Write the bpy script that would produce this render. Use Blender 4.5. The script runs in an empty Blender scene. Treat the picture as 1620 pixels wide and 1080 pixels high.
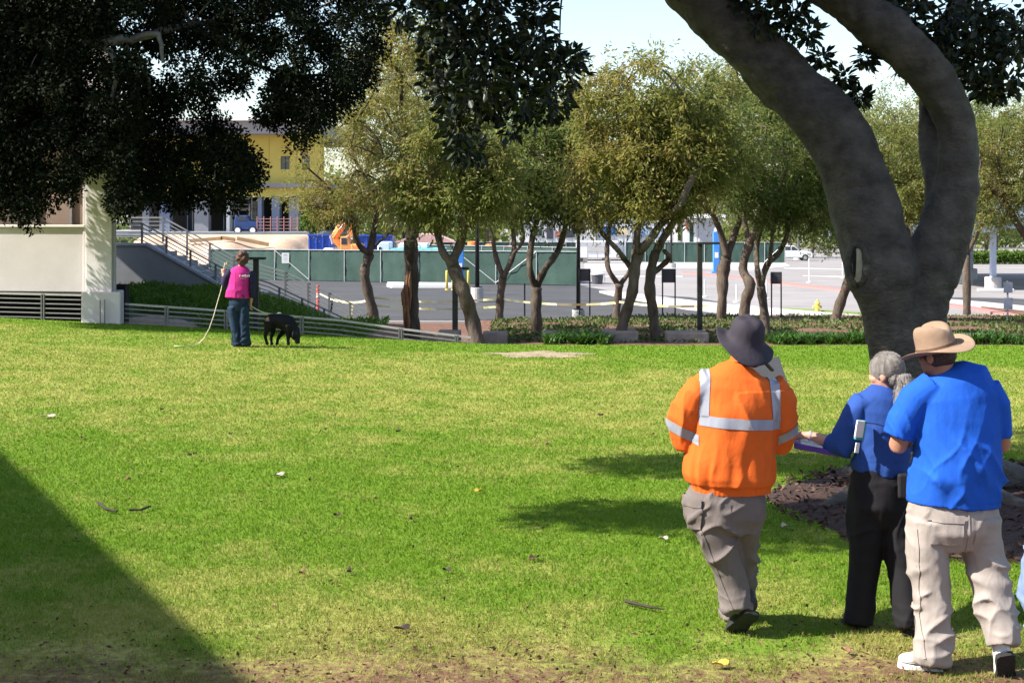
import bpy, bmesh, math, random
import numpy as np
from mathutils import Vector, Matrix, noise as mnoise, Quaternion
random.seed(7)
RNG = np.random.default_rng(7)
scene = bpy.context.scene
C = scene.collection

# ------------------------------------------------------------------ camera
F = 2300.0            # focal length in photo pixels (photo is 1620 wide)
CAMZ = 2.4
HY = 330.0            # row of the horizon
cam = bpy.data.cameras.new('camera'); cam.sensor_width = 36.0
cam.lens = 36.0 * F / 1620.0
cam.shift_y = -(540.0 - HY) / 1620.0
cam.clip_start = 0.1; cam.clip_end = 3000
camo = bpy.data.objects.new('camera', cam); C.objects.link(camo)
camo.location = (0, 0, CAMZ); camo.rotation_euler = (math.pi / 2, 0, 0)
scene.camera = camo

# ------------------------------------------------------------------ light
SUN_EL = math.radians(42); SUN_AZ = math.radians(-103)     # azimuth from +Y, clockwise
to_sun = Vector((math.sin(SUN_AZ) * math.cos(SUN_EL), math.cos(SUN_AZ) * math.cos(SUN_EL), math.sin(SUN_EL)))
world = bpy.data.worlds.new('World'); scene.world = world; world.use_nodes = True
wn = world.node_tree; bgn = wn.nodes['Background']
sky = wn.nodes.new('ShaderNodeTexSky'); sky.sky_type = 'NISHITA'; sky.sun_disc = False
sky.sun_elevation = SUN_EL; sky.sun_rotation = SUN_AZ; sky.dust_density = 1.3; sky.air_density = 1.0; sky.ozone_density = 1.0
wn.links.new(sky.outputs[0], bgn.inputs['Color']); bgn.inputs['Strength'].default_value = 0.12
sl = bpy.data.lights.new('sun', 'SUN'); sl.energy = 5.0; sl.angle = math.radians(0.55); sl.color = (1.0, 0.95, 0.87)
so = bpy.data.objects.new('sun', sl); C.objects.link(so)
so.rotation_euler = (-to_sun).to_track_quat('-Z', 'Y').to_euler(); so.location = (-20, -10, 30)
vs = scene.view_settings
vs.view_transform = 'Standard'; vs.look = 'None'; vs.exposure = 1.25; vs.gamma = 1.0; vs.use_curve_mapping = False
scene.cycles.use_denoising = True
scene.cycles.max_bounces = 6; scene.cycles.transparent_max_bounces = 6
scene.cycles.diffuse_bounces = 3; scene.cycles.glossy_bounces = 2; scene.cycles.transmission_bounces = 4

# ------------------------------------------------------------------ coordinates
def P(x, y, Y):
    return Vector(((x - 810) / F * Y, Y, CAMZ - (y - HY) / F * Y))
LOT0, LOTS = -1.3, 0.016
def zlot(Y): return LOT0 - LOTS * (Y - 46)
def lotY(y): return F * (CAMZ - LOT0 - LOTS * 46) / (y - HY - LOTS * F)
def L(x, y, dz=0.0):                      # photo pixel on the parking-lot plane
    Y = lotY(y); p = P(x, y, Y); p.z += dz; return p
def sst(a, b, t):
    t = np.clip((t - a) / (b - a), 0, 1); return t * t * (3 - 2 * t)
def zlawn(X, Y):
    X = np.asarray(X, float); Y = np.asarray(Y, float)
    g = -0.042 * (np.clip(X, -16, -0.5) + 4.5)
    return sst(10, 26, Y) * g + 0.012 * np.sin(X * 0.9 + 1) * np.sin(Y * 0.7) * sst(5, 9, Y)
def Yedge(X):
    X = np.asarray(X, float)
    return np.where(X < -0.83, 27.6 - 0.149 * (X + 0.83), 27.6 - 0.25 * sst(-0.83, 1.5, X))
def lawnY(y):                              # distance of a lawn row seen in the photo (approx.)
    return F * CAMZ / (y - HY)
def G(x, y, dz=0.0):
    Y = lawnY(y)
    for _ in range(12):
        X = (x - 810) / F * Y
        Y = F * (CAMZ - float(zlawn(X, Y))) / (y - HY)
    return Vector(((x - 810) / F * Y, Y, float(zlawn((x - 810) / F * Y, Y)) + dz))
def rail_pt(px):                           # plan position on the guard-rail line
    k = (px - 810) / F; Y = 27.476 / (1 + 0.149 * k); return k * Y, Y

# ------------------------------------------------------------------ materials
MATS = {}
def mk(name, col, rough=0.75, var=0.18, scale=6.0, bump=0.15, bscale=60.0, metal=0.0, col2=None, emit=None, spec=0.4, detail=6, stretch=None):
    if name in MATS: return MATS[name]
    m = bpy.data.materials.new(name); m.use_nodes = True; nt = m.node_tree; N = nt.nodes; K = nt.links
    b = N['Principled BSDF']; b.inputs['Roughness'].default_value = rough; b.inputs['Metallic'].default_value = metal
    b.inputs['Specular IOR Level'].default_value = spec
    tc = N.new('ShaderNodeTexCoord'); co = tc.outputs['Object']
    if stretch:
        mp = N.new('ShaderNodeMapping'); mp.inputs['Scale'].default_value = stretch; K.new(co, mp.inputs[0]); co = mp.outputs[0]
    n1 = N.new('ShaderNodeTexNoise'); n1.inputs['Scale'].default_value = scale; n1.inputs['Detail'].default_value = detail
    n1.inputs['Roughness'].default_value = 0.62; K.new(co, n1.inputs['Vector'])
    rp = N.new('ShaderNodeValToRGB'); K.new(n1.outputs['Fac'], rp.inputs[0])
    rp.color_ramp.elements[0].position = 0.32; rp.color_ramp.elements[1].position = 0.68
    c2 = col2 if col2 else tuple(min(1, c * (1 + var)) for c in col)
    c1 = col if col2 else tuple(c * (1 - var) for c in col)
    rp.color_ramp.elements[0].color = (*c1, 1); rp.color_ramp.elements[1].color = (*c2, 1)
    K.new(rp.outputs[0], b.inputs['Base Color'])
    if bump:
        n2 = N.new('ShaderNodeTexNoise'); n2.inputs['Scale'].default_value = bscale; n2.inputs['Detail'].default_value = 4; K.new(co, n2.inputs['Vector'])
        bp = N.new('ShaderNodeBump'); bp.inputs['Strength'].default_value = bump; bp.inputs['Distance'].default_value = 0.02
        K.new(n2.outputs['Fac'], bp.inputs['Height']); K.new(bp.outputs[0], b.inputs['Normal'])
    if emit:
        b.inputs['Emission Color'].default_value = (*col, 1); b.inputs['Emission Strength'].default_value = emit
    MATS[name] = m; return m
def mk_leaf(name, cols, transl=0.35, rough=0.55, spec=0.3):
    m = bpy.data.materials.new(name); m.use_nodes = True; nt = m.node_tree; N = nt.nodes; K = nt.links
    b = N['Principled BSDF']; out = N['Material Output']
    g = N.new('ShaderNodeNewGeometry'); rp = N.new('ShaderNodeValToRGB'); rp.color_ramp.interpolation = 'LINEAR'
    n = len(cols); el = rp.color_ramp.elements
    el[0].position = 0; el[0].color = (*cols[0], 1); el[1].position = 1; el[1].color = (*cols[-1], 1)
    for i in range(1, n - 1):
        e = el.new(i / (n - 1)); e.color = (*cols[i], 1)
    tc = N.new('ShaderNodeTexCoord'); nz = N.new('ShaderNodeTexNoise'); nz.inputs['Scale'].default_value = 0.9; nz.inputs['Detail'].default_value = 2
    K.new(tc.outputs['Object'], nz.inputs['Vector'])
    ma = N.new('ShaderNodeMath'); ma.operation = 'MULTIPLY_ADD'; ma.inputs[1].default_value = 0.55
    K.new(g.outputs['Random Per Island'], ma.inputs[0])
    mb = N.new('ShaderNodeMath'); mb.operation = 'MULTIPLY_ADD'; mb.inputs[1].default_value = 1.0; mb.inputs[2].default_value = -0.27
    K.new(nz.outputs['Fac'], mb.inputs[0]); K.new(mb.outputs[0], ma.inputs[2]); K.new(ma.outputs[0], rp.inputs[0])
    K.new(rp.outputs[0], b.inputs['Base Color']); b.inputs['Roughness'].default_value = rough; b.inputs['Specular IOR Level'].default_value = spec
    t = N.new('ShaderNodeBsdfTranslucent'); K.new(rp.outputs[0], t.inputs[0])
    mx = N.new('ShaderNodeMixShader'); mx.inputs[0].default_value = transl
    K.new(b.outputs[0], mx.inputs[1]); K.new(t.outputs[0], mx.inputs[2]); K.new(mx.outputs[0], out.inputs['Surface'])
    MATS[name] = m; return m

# ------------------------------------------------------------------ mesh builder
class MB:
    def __init__(s): s.v = []; s.f = []
    def add(s, vs, fs):
        o = len(s.v); s.v += [tuple(q) for q in vs]; s.f += [tuple(i + o for i in f) for f in fs]; return s
    def box(s, c, size, rotz=0.0, M=None):
        hx, hy, hz = size[0] / 2, size[1] / 2, size[2] / 2
        pts = [Vector((sx * hx, sy * hy, sz * hz)) for sz in (-1, 1) for sx, sy in ((-1, -1), (1, -1), (1, 1), (-1, 1))]
        R = M if M is not None else Matrix.Rotation(rotz, 3, 'Z')
        pts = [R @ p + Vector(c) for p in pts]
        return s.add(pts, [(3, 2, 1, 0), (4, 5, 6, 7), (0, 1, 5, 4), (1, 2, 6, 5), (2, 3, 7, 6), (3, 0, 4, 7)])
    def bb(s, x0, x1, y0, y1, z0, z1):
        return s.box(((x0 + x1) / 2, (y0 + y1) / 2, (z0 + z1) / 2), (x1 - x0, y1 - y0, z1 - z0))
    def bar(s, p0, p1, w, h):
        p0 = Vector(p0); p1 = Vector(p1); d = p1 - p0; ln = d.length
        t = d.normalized(); up = Vector((0, 0, 1)) if abs(t.z) < 0.95 else Vector((0, 1, 0))
        sd = t.cross(up).normalized(); u = sd.cross(t)
        M = Matrix((t, sd, u)).transposed()
        return s.box((p0 + p1) / 2, (ln, w, h), M=M)
    def loft(s, rings, n=18, cap=True, ref=(1, 0, 0)):
        # rings: (x,y,z,rx,ry) ; rx along the image-right side of the section
        pts = [Vector(r[:3]) for r in rings]; vs = []; m = len(rings)
        for i, r in enumerate(rings):
            t = (pts[min(i + 1, m - 1)] - pts[max(i - 1, 0)])
            t = t.normalized() if t.length > 1e-9 else Vector((0, 0, 1))
            rf = Vector(ref); 
            if abs(rf.dot(t)) > 0.85: rf = Vector((0, 0, 1)) if abs(t.z) < 0.6 else Vector((0, 1, 0))
            a = (rf - t * rf.dot(t)).normalized(); b = t.cross(a)
            for k in range(n):
                q = 2 * math.pi * k / n
                vs.append(pts[i] + a * (math.cos(q) * r[3]) + b * (math.sin(q) * r[4]))
        fs = []
        for i in range(m - 1):
            for k in range(n):
                k2 = (k + 1) % n
                fs.append((i * n + k, i * n + k2, (i + 1) * n + k2, (i + 1) * n + k))
        if cap:
            fs.append(tuple(range(n - 1, -1, -1))); fs.append(tuple((m - 1) * n + k for k in range(n)))
        return s.add(vs, fs)
    def tube(s, pts, r, n=8, cap=True):
        if not hasattr(r, '__len__'): r = [r] * len(pts)
        return s.loft([(*p, q, q) for p, q in zip(pts, r)], n, cap)
    def ell(s, c, rad, M=None, nu=16, nv=10):
        M = M or Matrix.Identity(3); c = Vector(c); vs = []; fs = []
        vs.append(M @ Vector((0, 0, rad[2])) + c)
        for j in range(1, nv):
            th = math.pi * j / nv
            for i in range(nu):
                ph = 2 * math.pi * i / nu
                vs.append(M @ Vector((rad[0] * math.sin(th) * math.cos(ph), rad[1] * math.sin(th) * math.sin(ph), rad[2] * math.cos(th))) + c)
        vs.append(M @ Vector((0, 0, -rad[2])) + c)
        for i in range(nu): fs.append((0, 1 + i, 1 + (i + 1) % nu))
        for j in range(nv - 2):
            for i in range(nu):
                a = 1 + j * nu + i; b = 1 + j * nu + (i + 1) % nu
                fs.append((a, a + nu, b + nu, b))
        e = len(vs) - 1
        for i in range(nu): fs.append((e, 1 + (nv - 2) * nu + (i + 1) % nu, 1 + (nv - 2) * nu + i))
        return s.add(vs, fs)
    def rev(s, prof, c, n=20, cap=True):
        c = Vector(c); vs = []; fs = []; m = len(prof)
        for r, z in prof:
            for k in range(n):
                q = 2 * math.pi * k / n; vs.append(c + Vector((r * math.cos(q), r * math.sin(q), z)))
        for i in range(m - 1):
            for k in range(n):
                k2 = (k + 1) % n; fs.append((i * n + k, i * n + k2, (i + 1) * n + k2, (i + 1) * n + k))
        if cap: fs.append(tuple(range(n - 1, -1, -1))); fs.append(tuple((m - 1) * n + k for k in range(n)))
        return s.add(vs, fs)
    def prism(s, poly, d):                  # poly: 3-D outline, d: extrusion vector
        n = len(poly); d = Vector(d); a = [Vector(p) for p in poly]; b = [p + d for p in a]
        fs = [tuple(range(n)), tuple(range(2 * n - 1, n - 1, -1))]
        for i in range(n):
            j = (i + 1) % n; fs.append((j, i, i + n, j + n))
        return s.add(a + b, fs)
    def quad(s, a, b, c, d): return s.add([a, b, c, d], [(0, 1, 2, 3)])

def rootloc(o):
    v = Vector((0, 0, 0))
    while o is not None: v += o.location; o = o.parent
    return v
def tag(o, label=None, cat=None, group=None, kind=None):
    if label: o['label'] = label
    if cat: o['category'] = cat
    if group: o['group'] = group
    if kind: o['kind'] = kind
    return o
def thing(name, label, cat, loc, group=None):
    o = bpy.data.objects.new(name, None); C.objects.link(o); o.location = loc; o.empty_display_size = 0.2
    return tag(o, label, cat, group)
def link_mesh(name, me, parent=None, loc=None):
    o = bpy.data.objects.new(name, me); C.objects.link(o)
    if parent is not None: o.parent = parent
    elif loc is not None: o.location = loc
    return o
def build(name, mb, mat, parent=None, loc=None, smooth=False, bevel=0.0, recalc=False):
    """mesh data given in world coordinates"""
    off = rootloc(parent) if parent is not None else (Vector(loc) if loc is not None else Vector((0, 0, 0)))
    me = bpy.data.meshes.new(name)
    me.from_pydata([(q[0] - off.x, q[1] - off.y, q[2] - off.z) for q in mb.v], [], mb.f)
    if recalc:
        bm = bmesh.new(); bm.from_mesh(me); bmesh.ops.recalc_face_normals(bm, faces=bm.faces); bm.to_mesh(me); bm.free()
    me.materials.append(mat)
    if smooth: me.polygons.foreach_set('use_smooth', [True] * len(me.polygons))
    o = link_mesh(name, me, parent, loc)
    if bevel:
        md = o.modifiers.new('bevel', 'BEVEL'); md.width = bevel; md.segments = 2; md.limit_method = 'ANGLE'; md.angle_limit = 0.7
    return o
def solo(name, mb, mat, label, cat, loc, group=None, **k):
    return tag(build(name, mb, mat, None, loc, **k), label, cat, group)
def copy_tree(o, parent=None):
    c = o.copy(); C.objects.link(c); c.parent = parent
    for ch in list(o.children): copy_tree(ch, c)
    return c
def np_mesh(name, verts, faces_n, nper, mat, parent=None, loc=None, smooth=False):
    """verts Nx3 float array, faces as consecutive index blocks of nper"""
    off = np.array(rootloc(parent)) if parent is not None else (np.array(loc) if loc is not None else np.zeros(3))
    verts = verts - off
    me = bpy.data.meshes.new(name); nv = len(verts); nf = len(faces_n)
    me.vertices.add(nv); me.vertices.foreach_set('co', verts.astype(np.float32).ravel())
    me.loops.add(nf * nper); me.loops.foreach_set('vertex_index', faces_n.astype(np.int32).ravel())
    me.polygons.add(nf); me.polygons.foreach_set('loop_start', np.arange(0, nf * nper, nper, dtype=np.int32))
    me.polygons.foreach_set('loop_total', np.full(nf, nper, np.int32))
    if smooth: me.polygons.foreach_set('use_smooth', np.ones(nf, bool))
    me.update(calc_edges=True); me.materials.append(mat)
    return link_mesh(name, me, parent, loc)
def unit(a): return a / np.maximum(np.linalg.norm(a, axis=1, keepdims=True), 1e-9)
def leaf_mesh(name, pts, length, width, mat, parent=None, loc=None, dirs=None, droop=0.0, shape='diamond', lvar=0.35):
    n = len(pts)
    d = unit(RNG.normal(size=(n, 3))) if dirs is None else unit(dirs + 0.45 * RNG.normal(size=(n, 3)))
    if droop: d[:, 2] -= droop; d = unit(d)
    r = unit(np.cross(d, RNG.normal(size=(n, 3))))
    l = (length * (1 - lvar + 2 * lvar * RNG.random(n)))[:, None]; w = (width * (1 - lvar + 2 * lvar * RNG.random(n)))[:, None]
    nn = np.cross(d, r)
    if shape == 'diamond':
        v = np.stack([pts, pts + d * l * 0.5 + r * w * 0.5, pts + d * l, pts + d * l * 0.5 - r * w * 0.5], 1).reshape(-1, 3)
        f = np.arange(4 * n).reshape(n, 4); return np_mesh(name, v, f, 4, mat, parent, loc)
    # oval: two quads folded along the midrib
    up = nn * w * 0.18
    v = np.stack([pts, pts + d * l * 0.3 + r * w * 0.46 + up, pts + d * l * 0.7 + r * w * 0.42 + up, pts + d * l,
                  pts + d * l * 0.7 - r * w * 0.42 + up, pts + d * l * 0.3 - r * w * 0.46 + up], 1).reshape(-1, 3)
    b = (np.arange(n) * 6)[:, None]
    f = np.stack([b + [0, 1, 2, 3], b + [0, 3, 4, 5]], 1).reshape(-1, 4)
    return np_mesh(name, v, f, 4, mat, parent, loc)
def fused(name, mb, mat, parent, vox=0.012, smooth=4, fold=None, factor=0.5):
    """join overlapping closed shapes into one continuous skin, then displace along the normals"""
    off = rootloc(parent)
    me = bpy.data.meshes.new('tmp'); me.from_pydata([(q[0] - off.x, q[1] - off.y, q[2] - off.z) for q in mb.v], [], mb.f)
    bm = bmesh.new(); bm.from_mesh(me); bmesh.ops.recalc_face_normals(bm, faces=bm.faces); bm.to_mesh(me); bm.free()
    o = bpy.data.objects.new('tmp', me); C.objects.link(o)
    md = o.modifiers.new('r', 'REMESH'); md.mode = 'VOXEL'; md.voxel_size = vox
    if smooth:
        ms = o.modifiers.new('s', 'SMOOTH'); ms.iterations = smooth; ms.factor = factor
    dg = bpy.context.evaluated_depsgraph_get(); dg.update()
    m2 = bpy.data.meshes.new_from_object(o.evaluated_get(dg)); m2.name = name
    bpy.data.objects.remove(o); bpy.data.meshes.remove(me)
    n = len(m2.vertices)
    if fold is not None:
        co = np.empty(n * 3, np.float32); m2.vertices.foreach_get('co', co); co = co.reshape(-1, 3).astype(float)
        no = np.empty(n * 3, np.float32); m2.vertices.foreach_get('normal', no); no = no.reshape(-1, 3).astype(float)
        dd = fold(co + np.array(off), no)
        co = co + (no * dd[:, None] if dd.ndim == 1 else dd)
        m2.vertices.foreach_set('co', co.astype(np.float32).ravel()); m2.update()
    m2.materials.clear(); m2.materials.append(mat)
    m2.polygons.foreach_set('use_smooth', [True] * len(m2.polygons))
    return link_mesh(name, m2, parent)
def vnoise(co, sx, sy, sz, off=0.0):
    """cheap vectorised value noise in -1..1"""
    q = co * np.array([sx, sy, sz]) + off * 17.31
    i = np.floor(q).astype(np.int64); f = q - i; f = f * f * (3 - 2 * f)
    def h(a, b, c):
        n = (a * 374761393 + b * 668265263 + c * 2147483647 + int(off * 97) * 1274126177) & 0xFFFFFFFF
        n = ((n ^ (n >> 13)) * 1274126177) & 0xFFFFFFFF; n = (n ^ (n >> 16)) & 0xFFFF
        return n / 32767.5 - 1
    r = 0
    for dx in (0, 1):
        for dy in (0, 1):
            for dz in (0, 1):
                w = (f[:, 0] if dx else 1 - f[:, 0]) * (f[:, 1] if dy else 1 - f[:, 1]) * (f[:, 2] if dz else 1 - f[:, 2])
                r = r + w * h(i[:, 0] + dx, i[:, 1] + dy, i[:, 2] + dz)
    return r

def grow(roots, cen, rmin=.006, rmax=.05, gain=.0022, keep=None):
    """connect cluster centres into a branching tree; returns list of (points, radii)"""
    nodes = [(Vector(p), r, None) for p, r in roots]; todo = [Vector(c) for c in cen]
    P_ = [n[0] for n in nodes]; par = [-1] * len(nodes); base = [0.0] * len(nodes)
    pend = sorted(todo, key=lambda c: min((c - q[0]).length for q in nodes))
    A = np.array([list(p) for p in P_])
    for c in pend:
        d = np.linalg.norm(A - np.array(c), axis=1) + np.array(base) * .35; j = int(np.argmin(d))
        par.append(j); base.append(base[j] + float(np.linalg.norm(A[j] - np.array(c)))); A = np.vstack([A, np.array(c)[None]])
    n = len(A); load = np.ones(n)
    for i in range(n - 1, len(nodes) - 1, -1): load[par[i]] += load[i]
    out = []
    for i in range(len(nodes), n):
        r1 = min(rmax, rmin + gain * load[i] ** .75 * 2.2); j = par[i]; r0 = r1 if j >= len(nodes) else min(nodes[j][1], r1 * 1.4)
        out.append((curve(Vector(A[j]), Vector(A[i]), .10, 5), [r0 + (r1 - r0) * q / 4 for q in range(5)]))
    return out
def curve(a, b, bend, n=6):
    a = Vector(a); b = Vector(b); d = b - a; o = []
    side = Vector((random.uniform(-1, 1), random.uniform(-1, 1), random.uniform(-.2, .8))) * d.length * bend
    for i in range(n):
        t = i / (n - 1); o.append(a + d * t + side * (4 * t * (1 - t)))
    return o
# ------------------------------------------------------------------ ground
def lawn_mat(name, blades):
    m = bpy.data.materials.new(name); m.use_nodes = True; nt = m.node_tree; N = nt.nodes; K = nt.links
    b = N['Principled BSDF']; b.inputs['Roughness'].default_value = 0.7 if blades else 0.95; b.inputs['Specular IOR Level'].default_value = 0.25
    tc = N.new('ShaderNodeTexCoord'); sep = N.new('ShaderNodeSeparateXYZ'); K.new(tc.outputs['Object'], sep.inputs[0])
    def noise(s, d=4, r=0.6):
        n = N.new('ShaderNodeTexNoise'); n.inputs['Scale'].default_value = s; n.inputs['Detail'].default_value = d; n.inputs['Roughness'].default_value = r
        K.new(tc.outputs['Object'], n.inputs['Vector']); return n.outputs['Fac']
    def math_(op, a, bb):
        q = N.new('ShaderNodeMath'); q.operation = op
        for i, x in enumerate((a, bb)):
            if isinstance(x, (int, float)): q.inputs[i].default_value = x
            else: K.new(x, q.inputs[i])
        return q.outputs[0]
    def ramp(x, stops):
        r = N.new('ShaderNodeValToRGB'); e = r.color_ramp.elements
        e[0].position, e[0].color = stops[0][0], (*[stops[0][1]] * 3, 1) if not hasattr(stops[0][1], '__len__') else (*stops[0][1], 1)
        e[1].position, e[1].color = stops[-1][0], (*[stops[-1][1]] * 3, 1) if not hasattr(stops[-1][1], '__len__') else (*stops[-1][1], 1)
        for p, c in stops[1:-1]:
            q = e.new(p); q.color = (*[c] * 3, 1) if not hasattr(c, '__len__') else (*c, 1)
        K.new(x, r.inputs[0]); return r.outputs[0]
    def mix(f, a, c):
        q = N.new('ShaderNodeMix'); q.data_type = 'RGBA'
        if isinstance(f, float): q.inputs[0].default_value = f
        else: K.new(f, q.inputs[0])
        for i, x in ((6, a), (7, c)):
            if isinstance(x, tuple): q.inputs[i].default_value = (*x, 1)
            else: K.new(x, q.inputs[i])
        return q.outputs[2]
    big, mid, fine = noise(0.35, 3), noise(1.6, 4), noise(14, 5, 0.7)
    # wear of the turf along the lawn (worn close to the path, green belt, dry crown of the lawn, watered edge)
    yv = math_('ADD', math_('DIVIDE', sep.outputs['Y'], 30.0), math_('MULTIPLY', math_('SUBTRACT', big, 0.5), 0.34))
    yv = math_('ADD', yv, math_('MULTIPLY', sep.outputs['X'], 0.008))
    wear = ramp(yv, [(0.0, 0.95), (0.255, 0.68), (0.30, 0.42), (0.345, 0.20), (0.42, 0.18), (0.49, 0.44), (0.58, 0.60), (0.72, 0.64), (0.82, 0.44), (0.875, 0.10), (1.0, 0.02)])
    d = math_('ADD', wear, math_('MULTIPLY', math_('SUBTRACT', mid, 0.5), 1.5))
    d = math_('ADD', d, math_('MULTIPLY', math_('SUBTRACT', fine, 0.5), 1.2))
    if blades:
        g = N.new('ShaderNodeNewGeometry'); d = math_('ADD', d, math_('MULTIPLY', math_('SUBTRACT', g.outputs['Random Per Island'], 0.5), 0.55))
    dry = ramp(d, [(0.28, 0.0), (0.80, 1.0)])
    green = mix(noise(5, 3), (0.088, 0.182, 0.007), (0.165, 0.275, 0.012))
    straw = mix(fine, (0.22, 0.26, 0.032), (0.41, 0.38, 0.115))
    col = mix(dry, green, straw)
    soil = ramp(math_('ADD', math_('ADD', math_('MULTIPLY', sep.outputs['Y'], 0.1), math_('MULTIPLY', big, 0.35)), math_('MULTIPLY', math_('SUBTRACT', fine, 0.5), 0.35)), [(0.90, 1.0), (1.03, 0.0)])
    if not blades:
        col = mix(0.12, col, (0.075, 0.07, 0.025))
        col = mix(soil, col, mix(mid, (0.085, 0.042, 0.025), (0.22, 0.115, 0.07)))
    K.new(col, b.inputs['Base Color'])
    if not blades:
        bp = N.new('ShaderNodeBump'); bp.inputs['Strength'].default_value = 0.7; bp.inputs['Distance'].default_value = 0.03
        K.new(noise(38, 5, 0.7), bp.inputs['Height']); K.new(bp.outputs[0], b.inputs['Normal'])
    else:
        t = N.new('ShaderNodeBsdfTranslucent'); K.new(col, t.inputs[0]); mx = N.new('ShaderNodeMixShader'); mx.inputs[0].default_value = 0.42
        K.new(b.outputs[0], mx.inputs[1]); K.new(t.outputs[0], mx.inputs[2]); K.new(mx.outputs[0], N['Material Output'].inputs['Surface'])
    return m
M_lawn = lawn_mat('lawn_soil', False); M_blade = lawn_mat('grass_blades', True)
# lawn sheet
nx, ny = 150, 110
xs = np.linspace(-16, 22, nx); tt = np.linspace(0, 1, ny)
XX = np.repeat(xs[None, :], ny, 0); YE = Yedge(xs)[None, :]
YY = -6 + (YE + 6) * tt[:, None]
ZZ = zlawn(XX, YY)
V = np.stack([XX, YY, ZZ], -1).reshape(-1, 3)
a = (np.arange(ny - 1)[:, None] * nx + np.arange(nx - 1)[None, :]).ravel()
lawn = np_mesh('lawn', V, np.stack([a, a + 1, a + nx + 1, a + nx], 1), 4, M_lawn, smooth=True); tag(lawn, kind='structure')

MULCH_C, MULCH_R = (4.35, 11.75), 2.25
def in_mulch(X, Y):
    d = np.hypot(X - MULCH_C[0], (Y - MULCH_C[1]) * 1.0)
    return d < MULCH_R - 0.05 + 0.10 * np.sin(np.arctan2(Y - MULCH_C[1], X - MULCH_C[0]) * 7)
def blades(n, y0, y1):
    Y = y0 * (y1 / y0) ** RNG.random(n); X = (RNG.random(n) - 0.5) * (0.704 * Y + 1.2); h = 0.030; w = 0.0008 * Y
    ok = (Y < Yedge(X) - 0.02) & ~in_mulch(X, Y)
    # bare soil close to the path, so fewer blades there
    bare = np.clip(vnoise(np.stack([X, Y, 0 * X], 1), 2.6, 4.0, 1, 5) + .6 * vnoise(np.stack([X, Y, 0 * X], 1), 9, 11, 1, 6), -1, 1); pr = 0.06 + 0.94 * sst(7.2, 8.45, Y + .62 * bare); ok &= RNG.random(n) < pr
    X, Y, w = X[ok], Y[ok], w[ok]; n = len(X)
    base = np.stack([X, Y, zlawn(X, Y) - 0.004], 1)
    an = RNG.random(n) * 2 * np.pi; s = np.stack([np.cos(an), np.sin(an), 0 * an], 1)
    hh = h * (0.45 + 0.8 * RNG.random(n)); lean = RNG.normal(size=(n, 2)) * 0.5
    tip = base + np.stack([lean[:, 0] * hh, lean[:, 1] * hh, hh], 1)
    ww = (w * (0.7 + 0.6 * RNG.random(n)))[:, None]
    return np.stack([base - s * ww / 2, base + s * ww / 2, tip], 1).reshape(-1, 3)
bl = blades(620000, 6.9, 29.2)
go = np_mesh('grass', bl, np.arange(len(bl)).reshape(-1, 3), 3, M_blade)
tag(go, 'short green and straw coloured grass of the lawn', 'grass', kind='stuff')

# bank and planting bed between the lawn and the parking lot
ZF_X = [-16, -8.9, -7.46, -5.36, -4.0, 40]; ZF_Z = [-0.09, -0.09, -0.28, -1.12, -1.22, -1.22]
def Ykerb(X): return 46.0 + 3.4 * sst(-1, 5, np.asarray(X, float))
def zbank(X, Y):
    X = np.asarray(X, float); Y = np.asarray(Y, float)
    ye = Yedge(X); z0 = zlawn(X, ye); zf = np.interp(X * 44 / 44, ZF_X, ZF_Z)
    t = np.clip((Y - ye) / (np.where(X < -1, 44.0, 48.0) - ye), 0, 1)
    dip = 0.45 * sst(0.0, 0.6, Y - ye) * (1 - sst(-2.0, 0.5, X)) * (1 - sst(0.3, 1.0, t))
    z = z0 + (zf - z0) * t - dip + 0.05 * np.sin(X * 2.3) * np.sin(Y * 1.7) * sst(0.02, 0.2, t) * (1 - sst(0.75, 1.0, t))
    return np.maximum(z, zlot(Y) + 0.08)
def bank_mat():
    m = mk('bank_mulch', (0.075, 0.035, 0.022), col2=(0.20, 0.10, 0.065), scale=9, bump=0.8, bscale=40, rough=0.95); return m
M_mulch = bank_mat()
M_greensoil = mk('bank_soil', (0.03, 0.05, 0.012), col2=(0.06, 0.10, 0.02), scale=5, bump=0.8, bscale=25, rough=0.95)
def patch(name, x0, x1, nx, ny, mat, yfar):
    xs = np.linspace(x0, x1, nx); ye = Yedge(xs) - 0.02; yf = yfar(xs)
    t = np.linspace(0, 1, ny); XX = np.repeat(xs[None, :], ny, 0); YY = ye[None] + (yf - ye)[None] * t[:, None]
    Z = zbank(XX, YY); Z[0] = zlawn(xs, ye) - 0.03
    V = np.stack([XX, YY, Z], -1).reshape(-1, 3); a = (np.arange(ny - 1)[:, None] * nx + np.arange(nx - 1)[None, :]).ravel()
    o = np_mesh(name, V, np.stack([a, a + 1, a + nx + 1, a + nx], 1), 4, mat, smooth=True); return tag(o, kind='structure')
patch('green_bank', -16, -3.9, 60, 50, M_greensoil, lambda x: Ykerb(x))
patch('planting_bed', -3.9, 0.2, 40, 50, M_mulch, lambda x: Ykerb(x))
patch('ivy_bed', 0.2, 24, 90, 50, M_mulch, lambda x: Ykerb(x))
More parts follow.
